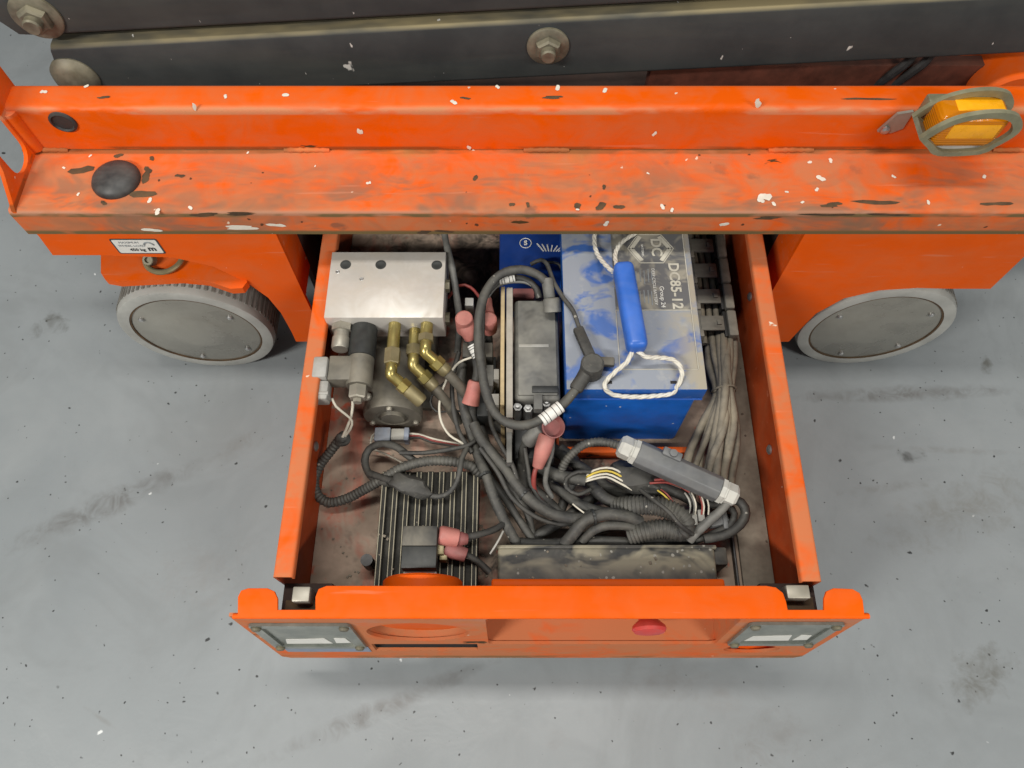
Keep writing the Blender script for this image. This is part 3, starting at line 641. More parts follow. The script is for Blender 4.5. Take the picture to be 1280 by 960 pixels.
b = B(); b.box(lx0, lx1, -.4628, -.4525, .18, .306, .003, 3); b.out('recess_housing', 'orange_flange', TRAY)
b = B(); closed_box(b, s0[0] - .001, s1[0] + .001, s0[1] - .001, s1[1] + .001, .0042, .02); b.out('slot_back', 'dark_void', TRAY)
b = B(); closed_box(b, hole_e[14][0] - .002, hole_e[0][0] + .002, ev0 - .002, ev1 + .002, .0042, .02); b.out('cutout_back', 'orange_plain', TRAY)
# red stop knob
ku, kv = uv(812, 792); kp = Vector(pf(ku, kv, .034))
b = B(); b.lathe([(.0125, 0), (.0125, .018), (.0150, .020), (.0205, .025), (.0215, .029), (.0190, .0325), (.008, .0345), (0, .035)], kp, pn, 32); b.out('stop_knob', 'red_knob', TRAY, label='red mushroom stop knob in the panel recess')
# lamp windows with screws
def window(corners, name, lab, strip=None, shift=0):
    U = [uv(*c_) for c_ in corners]; u0 = (U[0][0] + U[3][0]) / 2; u1 = (U[1][0] + U[2][0]) / 2; v0 = (U[0][1] + U[1][1]) / 2; v1 = (U[2][1] + U[3][1]) / 2; v0 = max(v0, .010)
    b = B(); b.plate(rrect(u0, u1, v0, v1, .006), [rrect(u0 + .012, u1 - .012, v0 + .014, v1 - .012, .003)], lambda u, v, d: pf(u, v, -.0004 - d), .0035); wd = b.out(name, 'window_plate', TRAY, label=lab)
    b = B(); b.plate(rrect(u0 + .0115, u1 - .0115, v0 + .0135, v1 - .0115, .003), [], lambda u, v, d: pf(u, v, -.0004 - d), .0008); b.out('pane', 'window_plate', wd)
    W = u1 - u0
    b = B(); b.plate([(u0 + .20 * W, v1 - .045), (u0 + .62 * W, v1 - .050), (u0 + .66 * W, v1 - .022), (u0 + .16 * W, v1 - .020)], [], lambda u, v, d: pf(u, v, -.0013 - d), .0005); b.out('paper_strip', 'label_white', wd)
    b = B(); b.plate([(u0 + .72 * W, v1 - .052), (u0 + .84 * W, v1 - .05), (u0 + .86 * W, v1 - .026), (u0 + .70 * W, v1 - .024)], [], lambda u, v, d: pf(u, v, -.0013 - d), .0005); b.out('paper_strip', 'label_white', wd)
    for (uu, vv) in ((u0 + .008, v0 + .010), (u1 - .008, v0 + .010), (u1 - .008, v1 - .008), (u0 + .008, v1 - .008)):
        b = B(); b.lathe([(.0062, 0), (.0062, .0015), (.0045, .0038), (0, .0045)], pf(uu, vv, -.0038), pn, 16); b.out('screw', 'pin_zinc', wd)
    if strip:
        b = B(); b.plate([(u0 + .006, v1 + .003), (u1, v1 + .003), (u1, v1 + .036), (u0 + .006, v1 + .036)], [], lambda u, v, d: pf(u, v, -.0003 - d), .0005); b.out('decal', 'blue_plug', TRAY, label='faded blue grey decal strip below the left window')
window(((316, 779), (437, 778), (457, 805), (343, 809)), 'window', 'grey plate with four screws at the left of the panel', True)
window(((940, 777), (1057, 777), (1015, 803.5), (906, 803.5)), 'window', 'grey plate with three screws at the right of the panel')
# latches in the notches
for (px0, px1, py0, py1) in ((364, 388, 733, 752), (985, 1011, 731, 748)):
    a_ = PZ(px0, py1, .322); c_ = PZ(px1, py0, .322)
    b = B(); b.box(a_.x, c_.x, a_.y, c_.y, .296, .322, .0015); lt = b.out('latch', 'zinc', TRAY)
    b = B(); b.box(a_.x - .014, c_.x + .012, a_.y - .014, a_.y + .006, .292, .297, .001); b.out('latch_plate', 'rust', lt)
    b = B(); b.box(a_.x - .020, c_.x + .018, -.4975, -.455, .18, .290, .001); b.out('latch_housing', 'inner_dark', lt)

# ================================================================== TRAY CONTENTS
def pz(l): return [PZ(x, y, z) for x, y, z in l]
PXM = .00112
# ---- hydraulic unit: manifold block + fittings + pump motor
HY = thing('hydraulic_unit', 'hydraulic pump unit with bare aluminium block, brass elbows and round motor', 'pump', (-.22, -.1, .175))
zt = .34; c = [PZ(x, y, zt) for x, y in ((413, 315), (557, 316), (554, 397), (407, 397))]
mx0, mx1 = (c[0].x + c[3].x) / 2, (c[1].x + c[2].x) / 2; my0 = c[2].y; my1 = c[0].y
b = B(); b.box(mx0, mx1, my0, my1, .288, zt, .0008); mb = b.out('manifold_block', 'aluminium', HY)
for px, py, r in ((432, 331, .0075), (476, 331, .0075), (546, 331.5, .0075), (422, 340, .0028), (452, 349, .0028)):
    q = PZ(px, py, zt); b = B(); b.lathe([(r, -.0002), (r, .0006), (r * .82, .0008), (r * .6, -.0002 + .0004), (0, .0003)], q, (0, 0, 1), 20); b.out('port_plug', 'coil_black' if r > .005 else 'steel', mb)
for z in (.325, .303):
    b = B(); b.cyl((mx1, my0 + (.06 if z > .31 else .02), z), (mx1 + .006, my0 + (.06 if z > .31 else .02), z), .009, seg=6); b.out('side_plug', 'pin_zinc', mb)
# pump body under block
b = B(); b.box(mx0 + .02, mx1 - .02, my0 + .012, my1 + .01, .19, .2875, .003); b.out('pump_body', 'motor_grey', HY)
# motor
mc = PZ(491, 522, .22); mr = .0415
b = B(); b.lathe([(mr * .98, .16), (mr, .155), (mr, .012), (mr * 1.02, .012), (mr * 1.02, .003), (mr * .99, 0), (mr * .62, -.0005), (mr * .56, .002), (mr * .44, .002), (mr * .40, -.003), (0, -.003)], mc, (0, 1, 0), 48); mo = b.out('motor', 'motor_grey', HY, 30)
for a in (205, 335, 90):
    q = mc + Vector((mr * .84 * math.cos(R(a)), 0, mr * .84 * math.sin(R(a)))); b = B(); b.lathe([(.0045, 0), (.0045, .003), (.0035, .0045), (0, .0045)], q, (0, -1, 0), 10); b.out('motor_bolt', 'zinc', mo)
b = B(); b.lathe([(.006, 0), (.006, .004), (.004, .006), (0, .006)], mc + Vector((-.031, .018, .033)), (-.4, -.3, .8), 8); b.out('motor_bolt', 'zinc', mo)
b = B(); b.box(mc.x - .05, mc.x + .05, mc.y + .03, mc.y + .15, ZF + .0005, ZF + .012, .001); b.out('foot', 'motor_grey', mo)
# check valve fitting on the left
q = PY(427, 404, my0); o = Vector((PY(427, 404, my0).x, my0, .318))
b = B(); b.lathe([(.0145, 0), (.0145, .010)], o, (0, -1, 0), 6); b.lathe([(.0105, .010), (.0105, .020), (.012, .020), (.012, .034), (.0105, .037), (.0, .037)], o, (0, -1, 0), 20); b.out('check_valve', 'zinc', HY, 30)
# solenoid coil
o = Vector((PZ(452, 420, .325).x, my0, .312)); k = .0182
b = B(); b.lathe([(k * .95, 0), (k, .002), (k, .047), (k * .95, .0475)], o, (0, -1, 0), 32); sv = b.out('solenoid', 'coil_black', HY)
b = B(); b.lathe([(k * .96, .048), (k * .96, .088), (k * .9, .090), (0, .090)], o, (0, -1, 0), 32); b.box(o.x - .040, o.x - .006, o.y - .086, o.y - .050, .300, .326, .002); b.out('coil_end', 'motor_grey', sv)
b = B(); b.lathe([(.0125, .090), (.0125, .106), (.011, .108), (.006, .108), (.006, .113), (0, .113)], o, (0, -1, 0), 6); b.out('coil_nut', 'zinc', sv, 30)
b = B(); b.box(o.x - .060, o.x - .0405, o.y - .084, o.y - .053, .297, .330, .003); b.out('plug', 'plug_grey', sv)
b = B(); b.box(o.x - .058, o.x - .038, o.y - .112, o.y - .0845, .300, .322, .003); b.box(o.x - .059, o.x - .037, o.y - .106, o.y - .101, .299, .323, .001); b.out('plug', 'plug_grey', sv)
# brass fittings
def fitting(px, zc, L1, dpx, dL, lab, fe=.055):
    o = Vector((PZ(px, 400, zc).x, my0, zc)); r = .0092
    b = B(); b.lathe([(r * .92, 0), (r * .92, L1 * .62), (r * 1.0, L1 * .62), (r, L1 * .64)], o, (0, -1, 0), 20); f_ = b.out('fitting', 'brass', HY, 30, label=lab)
    b = B(); b.lathe([(r * 1.22, L1 * .64), (r * 1.22, L1 * .98), (r * 1.1, L1)], o, (0, -1, 0), 6); b.out('fitting_nut', 'old_brass', f_, 30)
    e = o + Vector((0, -L1, 0)); dr = Vector(dpx).normalized(); e2 = e + Vector((0, -.014, -.003))
    b = B(); b.tube([e, e + Vector((0, -.008, 0)), e2, e2 + dr * .008, e2 + dr * .018], r * .85, 14, .002); b.out('elbow', 'brass', f_, 60)
    b = B(); b.lathe([(r * 1.15, .016), (r * 1.15, .027), (r, .028)], e2, dr, 6); b.out('elbow_nut', 'brass', f_, 30)
    b = B(); b.lathe([(r * 1.02, .028), (r * 1.05, .032), (r * 1.05, fe - .003), (r * .9, fe), (0, fe)], e2, dr, 20); b.out('ferrule', 'old_brass', f_, 30)
    if dL: 
        b = B(); st = e2 + dr * (fe - .005); b.tube([st, st + dr * dL * .5 + Vector((0, 0, -.01)), st + dr * dL + Vector((0, 0, -.04))], r * .8, 12); b.out('hose', 'motor_grey', f_, 60)
fitting(494, .322, .062, (.72, -.52, -.42), 0, None)
fitting(520, .306, .040, (.62, -.50, -.5), .05, None, .042)
fitting(534, .322, .028, (.66, -.45, -.5), .06, None, .040)

# ---- batteries
BT = thing('battery', 'dusty blue battery with white lettered label and rope carrying handle', 'battery', (.15, -.1, .175))
zb = .36; q0 = PZ(708, 487, zb); q1 = PZ(885, 487, zb)
bxa, bxb, bya, byb = q0.x, q1.x, q0.y, q0.y + .275
b = B(); b.box(bxa + .003, bxb - .005, bya + .004, byb - .003, ZF + .0006, zb - .0295, .007, 3); b.out('case', 'battery_blue', BT)
b = B(); b.box(bxa, bxb, bya, byb, zb - .0290, zb, .0022, 2); lid = b.out('lid', 'battery_lid', BT)
b = B(); b.box(bxa + .002, bxb - .001, bya - .0008, bya + .001, zb - .0300, zb - .0282); b.out('lid_seam', 'handle_blue', BT)
# label area
la = PZ(770, 385, zb); lx0_, lx1_ = PZ(772, 420, zb).x, PZ(868, 420, zb).x; ly0, ly1 = PZ(800, 462, zb).y, byb - .012
b = B(); b.box(lx0_, lx1_, PZ(800, 388, zb).y, ly1, zb + .0001, zb + .0005); lb = b.out('label', 'battery_label', BT)
def line3(b, pts, r=.0005):
    for a_, c_ in zip(pts[:-1], pts[1:]): b.obox(a_, c_, r * 2, .0006)
b = B(); zz = zb + .0007
ly388 = PZ(800, 388, zb).y
line3(b, [(lx0_, ly388, zz), (lx1_, ly388, zz)]); line3(b, [(lx1_, ly0, zz), (lx1_, ly1, zz)]); line3(b, [(lx0_, ly0, zz), (lx1_, ly0, zz)]); line3(b, [(lx0_, ly0, zz), (lx0_, ly388, zz)])
b.out('label_border', 'print_white', BT)
hx = PZ(813, 311, zb); hr = .030; hv = [Vector((hx.x + hr * 1.05 * math.cos(R(a)), hx.y + hr * .92 * math.sin(R(a)), zz)) for a in (0, 60, 120, 180, 240, 300, 360)]
b = B(); line3(b, hv, .0006); hi = [Vector((hx.x + (p.x - hx.x) * .84, hx.y + (p.y - hx.y) * .84, zz)) for p in hv]
for i in (0, 2, 3, 5): line3(b, [hi[i], hi[i + 1]], .0027)
b.out('hexagon_emblem', 'print_white', lb)
def ltxt(t, px, py, size, mat='label_white', bold=0.0):
    q = PZ(px, py, zb + .0012); put('lettering', text_mesh(t, size, frame(q, (0, -1, 0), (1, 0, 0)), mat, .0002, bold), lb)
ltxt('DC', 820, 309, .0205, 'print_white', .0005)
ltxt('DC85-12', 844, 357, .0195, 'print_white', .0005)
ltxt('Group 24', 828, 371, .0085)
ltxt('DEEP CYCLE BATTERY', 818, 358, .0058); ltxt('BATTERIES', 803, 313, .0042)
b = B()
for px in (789, 794, 799, 804, 809, 813.5):
    for k_ in range(2):
        a_ = PZ(px + .8, 336 + 26 * k_ + random.uniform(0, 3), zz); c_ = PZ(px + 2, 358 + 25 * k_ - random.uniform(0, 6), zz); line3(b, [a_, c_], .0007)
b.out('fine_print', 'ink_grey', lb)
# rope handle
b = B(); a_ = PZ(778, 331, .395); c_ = PZ(797, 438, .395)
b.obox(a_, c_, .026, .026, .008, seg=4); b.out('handle_grip', 'handle_blue', BT, 50)
def rope(pts, rp=.0025):
    b = B(); P = catmull([Vector(p) for p in pts], .003)
    for ph in (0, 2.09, 4.19):
        Q = []
        for i, p in enumerate(P):
            t = (P[min(i + 1, len(P) - 1)] - P[max(i - 1, 0)]).normalized(); u = t.cross(Vector((0, 0, 1))).normalized(); v = u.cross(t); an = i * .62 + ph
            Q.append(p + (u * math.cos(an) + v * math.sin(an)) * rp * .55)
        b.tube(Q, rp * .75, 6, .01)
    b.out('rope', 'rope', BT, 80)
rope(pz([(791, 437, .39), (784, 452, .385), (770, 464, .375), (758, 476, .366), (756, 484, .364), (762, 491, .355), (775, 495, .350), (800, 496, .350), (828, 494, .350), (841, 491, .352), (846, 484, .360), (852, 472, .367), (851, 460, .372), (842, 450, .376), (825, 447, .380), (808, 446, .385), (796, 438, .39)]))
rope(pz([(766, 340, .39), (754, 328, .380), (746, 316, .370), (743, 302, .366), (744, 285, .366)])); rope(pz([(771, 333, .39), (769, 318, .380), (776, 304, .372), (790, 294, .366), (805, 286, .366)]))
for px in (761, 842): 
    q = PZ(px, 478, zb); b = B(); b.box(q.x - .004, q.x + .004, q.y - .002, q.y + .002, zb - .0005, zb + .0004); b.out('rope_hole', 'dark_void', BT)
BT2 = thing('battery', 'darker blue battery half hidden under the rail behind the controller', 'battery', (.03, .08, .175))
q0 = PZ(624, 338, .31); q1 = PZ(709, 338, .31)
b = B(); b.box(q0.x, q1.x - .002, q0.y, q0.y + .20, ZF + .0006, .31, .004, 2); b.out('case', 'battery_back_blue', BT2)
q = PZ(657, 304, .3105); put('lettering', text_mesh('S', .011, frame(q + Vector((0, 0, .0004)), (1, 0, 0), (0, 1, 0)), 'label_white', .0002, .0004), BT2)
b = B(); b.tube([q + Vector((.0085 * math.cos(R(30 * i)), .0085 * math.sin(R(30 * i)), .0004)) for i in range(13)], .0006, 6, .003); b.out('emblem', 'label_white', BT2)
b = B(); q = PZ(690, 310, .3106)
for i in range(7): 
    a0 = q + Vector((-.012 + i * .0035, -.006, 0)); line3(b, [a0, a0 + Vector((-.010 + .004 * i, .014 - .001 * i, 0))], .0009)
b.out('emblem', 'label_white', BT2)

# ---- motor controller on its bracket
CT = thing('motor_controller', 'dusty grey motor controller box on upright beige and grey bracket plates', 'controller', (.02, -.18, .175))
za = .335
def upright(px0, px1, py0, py1, zt_, zb_, mat, nm, par):
    a_ = PZ(px0, py1, zt_); c_ = PZ(px1, py0, zt_); b = B(); b.box(a_.x, c_.x, a_.y, c_.y, zb_, zt_, .0006, 1); return b.out(nm, mat, par)
upright(625, 631, 358, 506, za, .18, 'bracket_beige', 'bracket_plate', CT)
upright(632.5, 641, 359, 522, za - .001, .18, 'bracket_grey', 'bracket_plate', CT)
upright(633, 640, 524, 578, .285, .18, 'cable_grey', 'bracket_foot', CT)
a_ = PZ(643, 500, .325); c_ = PZ(697, 374, .325)
b = B(); b.box(a_.x, c_.x, a_.y, c_.y, .215, .325, .006, 3); cb = b.out('controller_body', 'controller_grey', CT)
b = B(); b.box(a_.x + .005, c_.x - .004, a_.y + .006, c_.y - .004, .3251, .3275, .001); b.out('cover', 'controller_grey', cb)
q = PZ(664, 432, .328); b = B(); b.box(a_.x + .006, a_.x + .046, q.y - .0022, q.y + .0022, .3274, .3284, .0003); b.out('rating_strip', 'plug_grey', cb)
b = B(); q = PZ(668, 490, .327); b.box(q.x - .003, c_.x - .003, q.y - .002, q.y + .008, .3274, .3295, .001); b.out('terminal_slot', 'coil_black', cb)
a2_ = PZ(667, 516, .318); c2_ = PZ(678, 492, .332); b = B(); b.box(a2_.x, c2_.x, a2_.y, c2_.y, .316, .330, .001); b.out('busbar', 'cable_grey', cb)
for px, py in ((647, 510), (683, 505), (660, 512)):
    q = PZ(px, py, .31); b = B(); b.lathe([(.006, -.03), (.006, .004)], q, (0, 0, 1), 6); b.lathe([(.003, .004), (.003, .009), (0, .0092)], q, (0, 0, 1), 12); b.out('terminal_stud', 'steel', cb, 30)
a_ = PZ(643, 580, .24); c_ = PZ(690, 506, .24); b = B(); b.box(a_.x, c_.x, a_.y, c_.y, ZF + .0006, .262, .003); b.out('lower_block', 'coil_black', CT)
# contactor to the left of the bracket
CN = thing('contactor', 'small dark contactor block between pink boots and the bracket plate', 'relay', (-.03, -.15, .175))
for px0, px1, py0, py1, zt_, mt in ((578, 616, 428, 446, .285, 'dusty_black'), (580, 614, 410, 426, .275, 'cable_grey'), (607, 617, 456, 482, .275, 'cable_grey'), (617, 624, 461, 474, .28, 'plug_grey'), (608, 624, 492, 506, .27, 'plug_grey'), (596, 620, 446, 520, .25, 'coil_black')):
    upright(px0, px1, py0, py1, zt_, .18, mt, 'block', CN)

# ---- finned charger
CH = thing('finned_charger', 'black finned heatsink charger lying on the tray floor behind the panel', 'charger', (-.13, -.4, .175))
zc = .236; a_ = PZ(468, 731, zc); c_ = PZ(598, 588, zc); cx0, cx1, cy0, cy1 = a_.x, c_.x, a_.y - .01, c_.y
b = B(); b.box(cx0, cx1, cy0, cy1, ZF + .0006, zc - .0055, .002); b.out('base', 'heatsink', CH)
NF = 9; pit = (cx1 - cx0 - .006) / (NF - 1)
mf = None
for i in range(NF):
    x = cx0 + .003 + i * pit
    if mf is None:
        b = B(); b.box(-.0042, .0042, cy0 + .001, cy1 - .001, zc - .0101, zc - .0010, .0006, 1); mf = b.mesh('fin', 'heatsink')
        b = B(); b.box(-.0036, -.0024, cy0 + .002, cy1 - .002, zc - .0012, zc, .0002, 1); b.box(.0018, .0030, cy0 + .002, cy1 - .002, zc - .0012, zc, .0002, 1); me_ = b.mesh('fin_edge', 'fin_edge')
    o_ = put('fin', mf, CH); o_.location = (x, 0, 0)
    e_ = bpy.data.objects.new('fin_edge', me_); COL.objects.link(e_); e_.parent = o_
b = B(); b.lathe([(.008, 0), (.008, .03)], PZ(463, 706, .20), (0, 0, 1), 16); b.out('rubber_foot', 'black_plastic', CH)
# ---- socket relay box behind the panel
RB = thing('socket_box', 'black square socket box standing in front of the finned charger', 'socket', (-.1, -.44, .2))
a_ = PZ(502, 682, .283); c_ = PZ(547, 657, .283)
b = B(); b.box(a_.x, c_.x, a_.y, c_.y, zc + .0006, .283, .0015); b.out('body', 'dusty_black', RB)
b = B(); q = PZ(502, 714, .262); b.box(a_.x + .0005, c_.x, q.y, a_.y - .0003, zc + .0006, .2815, .001); b.out('front_half', 'coil_black', RB)
b = B(); b.box(a_.x + .002, c_.x - .001, q.y - .003, q.y - .0003, zc + .004, .2635, .0004); b.out('flange', 'label_white', RB)

# ---- long dusty black box
DB = thing('equipment_box', 'long black equipment box with dusty top along the front panel', 'box', (.1, -.45, .175))
zd = .238; a_ = PZ(622, 726, zd); c_ = PZ(893, 684, zd)
b = B(); b.box(a_.x, c_.x, -.4500, c_.y, ZF + .0006, zd, .004, 3); b.out('body', 'black_box', DB)
b = B(); b.box(a_.x - .002, c_.x + .004, c_.y - .002, c_.y + .004, zd - .012, zd - .001, .003); b.out('lid_edge', 'black_box', DB)
b = B(); b.box(c_.x + .0005, c_.x + .02, c_.y - .02, c_.y + .004, ZF + .0006, zd - .014, .003); b.out('end_bracket', 'dusty_black', DB)

# ---- energy chain beside the battery
EC = thing('cable_chain', 'dusty plastic cable chain between the blue battery and tray wall', 'cable chain', (.27, .0, .175))
zl = .245; ex0, ex1 = PZ(869, 350, zl).x, PZ(914, 350, zl).x; pitch = .047; ye = PZ(890, 412, zl).y
def link_meshes():
    b = B(); W = ex1 - ex0
    b.box(0, W * .64, -.0125, .0125, zl - .004, zl, .0012); b.box(W * .44, W * .56, -.004, .004, zl, zl + .0025, .0006); bar = b.mesh('crossbar', 'chain_dust')
    b = B(); b.box(W * .74, W, -.022, .022, zl - .055, zl + .001, .003); side = b.mesh('side_plate', 'chain_dust')
    b = B(); b.box(W * .64, W * .735, -.0215, .0215, zl - .05, zl - .003, .001); b.box(.005, W * .70, -.023, .023, zl - .052, zl - .046); inn = b.mesh('inner_rail', 'chain_black'); b = B(); b.box(-.002, .004, -.0225, .0225, zl - .055, zl - .001, .001); sid2 = b.mesh('side_plate', 'chain_dust')
    return bar, side, inn, sid2
lm = link_meshes()
for i in range(7):
    y = ye + .012 + i * pitch
    for nm, me in zip(('crossbar', 'side_plate', 'inner_rail', 'side_plate'), lm):
        o_ = put(nm, me, EC); o_.location = Vector((ex0 + .0022 * i * 0, y, 0))

for k_ in range(3):
    xx = ex0 + (ex1 - ex0) * (.16 + .19 * k_); b = B(); b.tube([(xx, ye - .012, .222), (xx + .002, ye + .1, .226), (xx - .001, ye + .2, .224), (xx, ye + .33, .226)], .0048, 8, .02); b.out('inner_cable', 'cable_dusty', EC, 60)
# ---- cables
def cable(name, label, pts, rp, mat='cable', cat='cable', boots=(), labels=(), corr=None, group=None, seg=10, jit=.0):
    P = pz(pts) if not isinstance(pts[0], Vector) else pts; r = rp * PXM * .9
    st = .006; ph_ = random.random() * 6; rf = lambda a, i, n: r * (1 + .035 * math.sin(a * 95 + ph_) + .025 * math.sin(a * 233 + 2 * ph_))
    if corr: st = corr / 4; rf = lambda a, i, n: r * (1 + (.07 if (i % 4) in (0, 1) else -.07))
    b = B(); b.tube(P, r, seg, st, rf)
    if not boots and not labels: return b.out(name, mat, None, 60 if not corr else 80, label=label, cat=cat, group=group)
    T = thing(name, label, cat, P[0], group); b.out('sheath', mat, T, 60 if not corr else 80)
    for (x0, y0, z0_, x1, y1_, z1_, r0_, r1_, mt) in boots:
        b = B(); A_ = PZ(x0, y0, z0_); C_ = PZ(x1, y1_, z1_); L = (C_ - A_).length
        b.lathe([(r0_ * PXM * .85, -.002), (r0_ * PXM, .001), (r0_ * PXM, L * .45), (r1_ * PXM, L), (r1_ * PXM * .8, L + .001)], A_, C_ - A_, 20); b.out('boot', mt, T, 60)
    for (x0, y0, z0_, x1, y1_, z1_, rr) in labels:
        b = B(); A_ = PZ(x0, y0, z0_); C_ = PZ(x1, y1_, z1_); L = (C_ - A_).length; b.lathe([(rr * PXM, 0), (rr * PXM, L)], A_, C_ - A_, 20); sl_ = b.out('marker_sleeve', 'label_white', T, 40)
        b = B()
        for t in (.12, .3, .62, .85): b.lathe([(rr * PXM * 1.01, L * t), (rr * PXM * 1.015, L * t), (rr * PXM * 1.015, L * t + .0009), (rr * PXM * 1.01, L * t + .0009)], A_, C_ - A_, 20)
        b.out('marking', 'ink', sl_, 40)
    return T

def cap(T, px, py, z, rpx, h, mat, tail=None):
    q = PZ(px, py, z); r = rpx * PXM; b = B(); b.lathe([(r, -h), (r, -.003), (r * .93, -.0005), (r * .86, 0), (r * .84, -.0008), (0, -.0006)], q, (0, 0, 1), 28)
    b.out('terminal_cap', mat, T, 40)

cable('hose', 'grey hose running down beside the aluminium block from under the rail', [(552, 270, .33), (558, 305, .33), (566, 340, .325), (571, 372, .31), (574, 400, .29), (572, 440, .25)], 5, 'cable_grey', 'hose')
# battery cable loop
T = cable('battery_cable', 'thick black battery cable looping around the controller to the battery terminal', [(689, 380, .345), (687, 362, .355), (676, 346, .362), (652, 337, .365), (626, 343, .365), (608, 363, .362), (599, 394, .358), (598, 430, .352), (602, 462, .350), (608, 492, .348), (619, 517, .348), (638, 530, .350), (660, 531, .352), (682, 521, .357), (705, 504, .362), (722, 484, .368), (736, 464, .374)], 6.0, 'cable',
    boots=((684, 350, .360, 687, 372, .350, 7, 7, 'cable_grey'), (690, 374, .347, 691, 390, .338, 11, 11, 'controller_grey'), (720, 486, .367, 735, 463, .373, 8, 9, 'cable_dark')), labels=((677, 526, .3575, 701, 508, .3615, 7.0),))
cap(T, 741, 453, .388, 13, .026, 'cable')
b = B(); b.obox(PZ(750, 452, .372), PZ(768, 453, .372), .012, .008, .002); b.out('cable_lug', 'dusty_black', T)
cable('battery_cable', 'short black cable curving under the big loop above the bracket plates', [(674, 372, .335), (670, 360, .342), (660, 351, .345), (646, 347, .346), (628, 350, .345), (612, 362, .342), (604, 380, .338), (602, 420, .325), (604, 460, .31)], 4.6, 'cable_dark', labels=((624, 350.5, .3475, 643, 346.5, .349, 5.4),))
cable('wire', 'thin grey wire arching over the bracket plates below the big loop', [(610, 372, .335), (620, 359, .342), (636, 353, .345), (656, 353, .345), (668, 360, .343), (674, 372, .338)], 2.0, 'cable_grey', 'wire')
T = cable('battery_cable', 'thin black cable with flat boot running from the rear battery to the terminal cap', [(664, 330, .325), (676, 325, .335), (684, 331, .345), (692, 352, .355), (704, 372, .362), (716, 388, .366), (722, 404, .368), (727, 418, .370), (734, 436, .372)], 3.0, 'cable')
b = B(); b.obox(PZ(722, 410, .371), PZ(738, 446, .374), .014, .010, .003); o_ = b.out('cable_boot', 'cable_dark', None, label='flat black rubber boot on the battery lid before the terminal cap', cat='cable boot')
cable('wire', 'thin black wire hanging between the two blue batteries', [(684, 328, .33), (698, 330, .33), (706, 350, .32), (704, 375, .30)], 2.2, 'cable_dark', 'wire')
# pink boots between block and bracket
T = cable('motor_cable', 'black cable with white sleeve hanging from the left pink terminal boot', [(584, 414, .31), (590, 428, .30), (595, 445, .29), (597, 465, .285), (592, 488, .275), (590, 505, .255), (592, 530, .235)], 6.5, 'cable_dark', boots=((582, 405, .322, 588, 424, .305, 10, 7, 'pink_rubber'), (594, 478, .285, 588, 505, .268, 9, 11, 'pink_rubber')), labels=((591, 431, .302, 598, 446, .296, 7.2),))
cap(T, 580, 397, .335, 11, .030, 'pink_rubber')
T = cable('motor_cable', 'black cable under the second pink boot close to the beige plate', [(609, 372, .315), (609, 385, .318), (610, 400, .310), (612, 430, .27)], 5, 'cable_dark', boots=((609, 374, .318, 610, 392, .318, 6, 8, 'pink_rubber'),))
cap(T, 611, 398, .330, 10, .016, 'pink_rubber')
q = PZ(611, 404, .310); b = B(); b.lathe([(.0115, -.016), (.0115, 0), (.0105, .001), (0, .001)], q, (0, 0, 1), 24); b.out('boot', 'pink_rubber', T)
cable('red_wire', 'dark red wire crossing in the shadow behind the pink boots', [(560, 372, .27), (574, 357, .30), (588, 359, .30), (600, 372, .29)], 2.2, 'red_wire', 'wire')
b = B(); a_ = PZ(641, 372, .30); c_ = PZ(668, 360, .30); b.box(a_.x, c_.x, a_.y, c_.y, .26, .30, .002); b.out('fuse_holder', 'dark_pink_rubber', label='dark red fuse holder behind the grey controller', cat='fuse holder')
b = B(); a_ = PZ(581, 382, .28); c_ = PZ(592, 372, .28); b.box(a_.x, c_.x, a_.y, c_.y, .255, .28, .001); b.out('connector', 'label_white', label='tiny white connector above the left pink boot', cat='connector')
cable('white_wire', 'thin white wire bowed across the gap right of the motor', [(592, 446, .29), (574, 453, .285), (562, 468, .28), (552, 490, .27), (549, 510, .265), (552, 528, .26), (562, 544, .255), (578, 554, .25), (594, 566, .245)], 1.7, 'white_wire', 'wire')
cable('wire', 'thin black wire looping near the brass ferrules', [(562, 473, .25), (545, 488, .245), (538, 502, .24), (545, 514, .235), (562, 514, .235), (582, 514, .24)], 1.5, 'cable_dark', 'wire')
# long trunk of cables falling from the contactor to the pile
TR = [
 ('black cable, leftmost of the cables fanning down from the contactor', [(578, 452, .262), (576, 480, .258), (580, 510, .25), (590, 545, .24), (598, 570, .245), (607, 592, .25), (616, 618, .245), (628, 646, .235), (643, 674, .222), (652, 690, .205)], 7.2),
 ('black cable, second of the cables fanning down from the contactor', [(590, 520, .225), (600, 560, .222), (612, 596, .225), (631, 622, .225), (647, 647, .22), (664, 672, .21), (674, 688, .20)], 5.5),
 ('black cable, third of the cables fanning down from the contactor', [(600, 530, .215), (612, 562, .215), (627, 595, .218), (645, 617, .22), (658, 638, .215), (664, 660, .206), (668, 684, .195)], 5.2),
 ('broad black cable sweeping from the contactor right across the pile', [(592, 530, .262), (602, 550, .262), (616, 568, .262), (632, 586, .262), (648, 609, .262), (668, 629, .258), (692, 643, .25), (723, 648, .24), (745, 640, .228)], 7.5),
 ('dark cable dropping steeply below the bracket foot into the pile', [(608, 505, .235), (620, 530, .225), (650, 560, .215), (660, 600, .21), (690, 630, .205), (720, 660, .2)], 6.0),
]
for lab, pts, rp in TR: cable('power_cable', lab, pts, rp, 'cable', group='cables fanning down from the contactor')
T = cable('power_cable', 'black cable rising from the pile to a ribbed boot under the loop', [(664, 640, .20), (654, 610, .225), (652, 580, .25), (656, 558, .275), (664, 545, .29), (676, 536, .30)], 6.5, 'cable', boots=((660, 552, .285, 676, 536, .302, 9.5, 8.5, 'cable_grey'),))
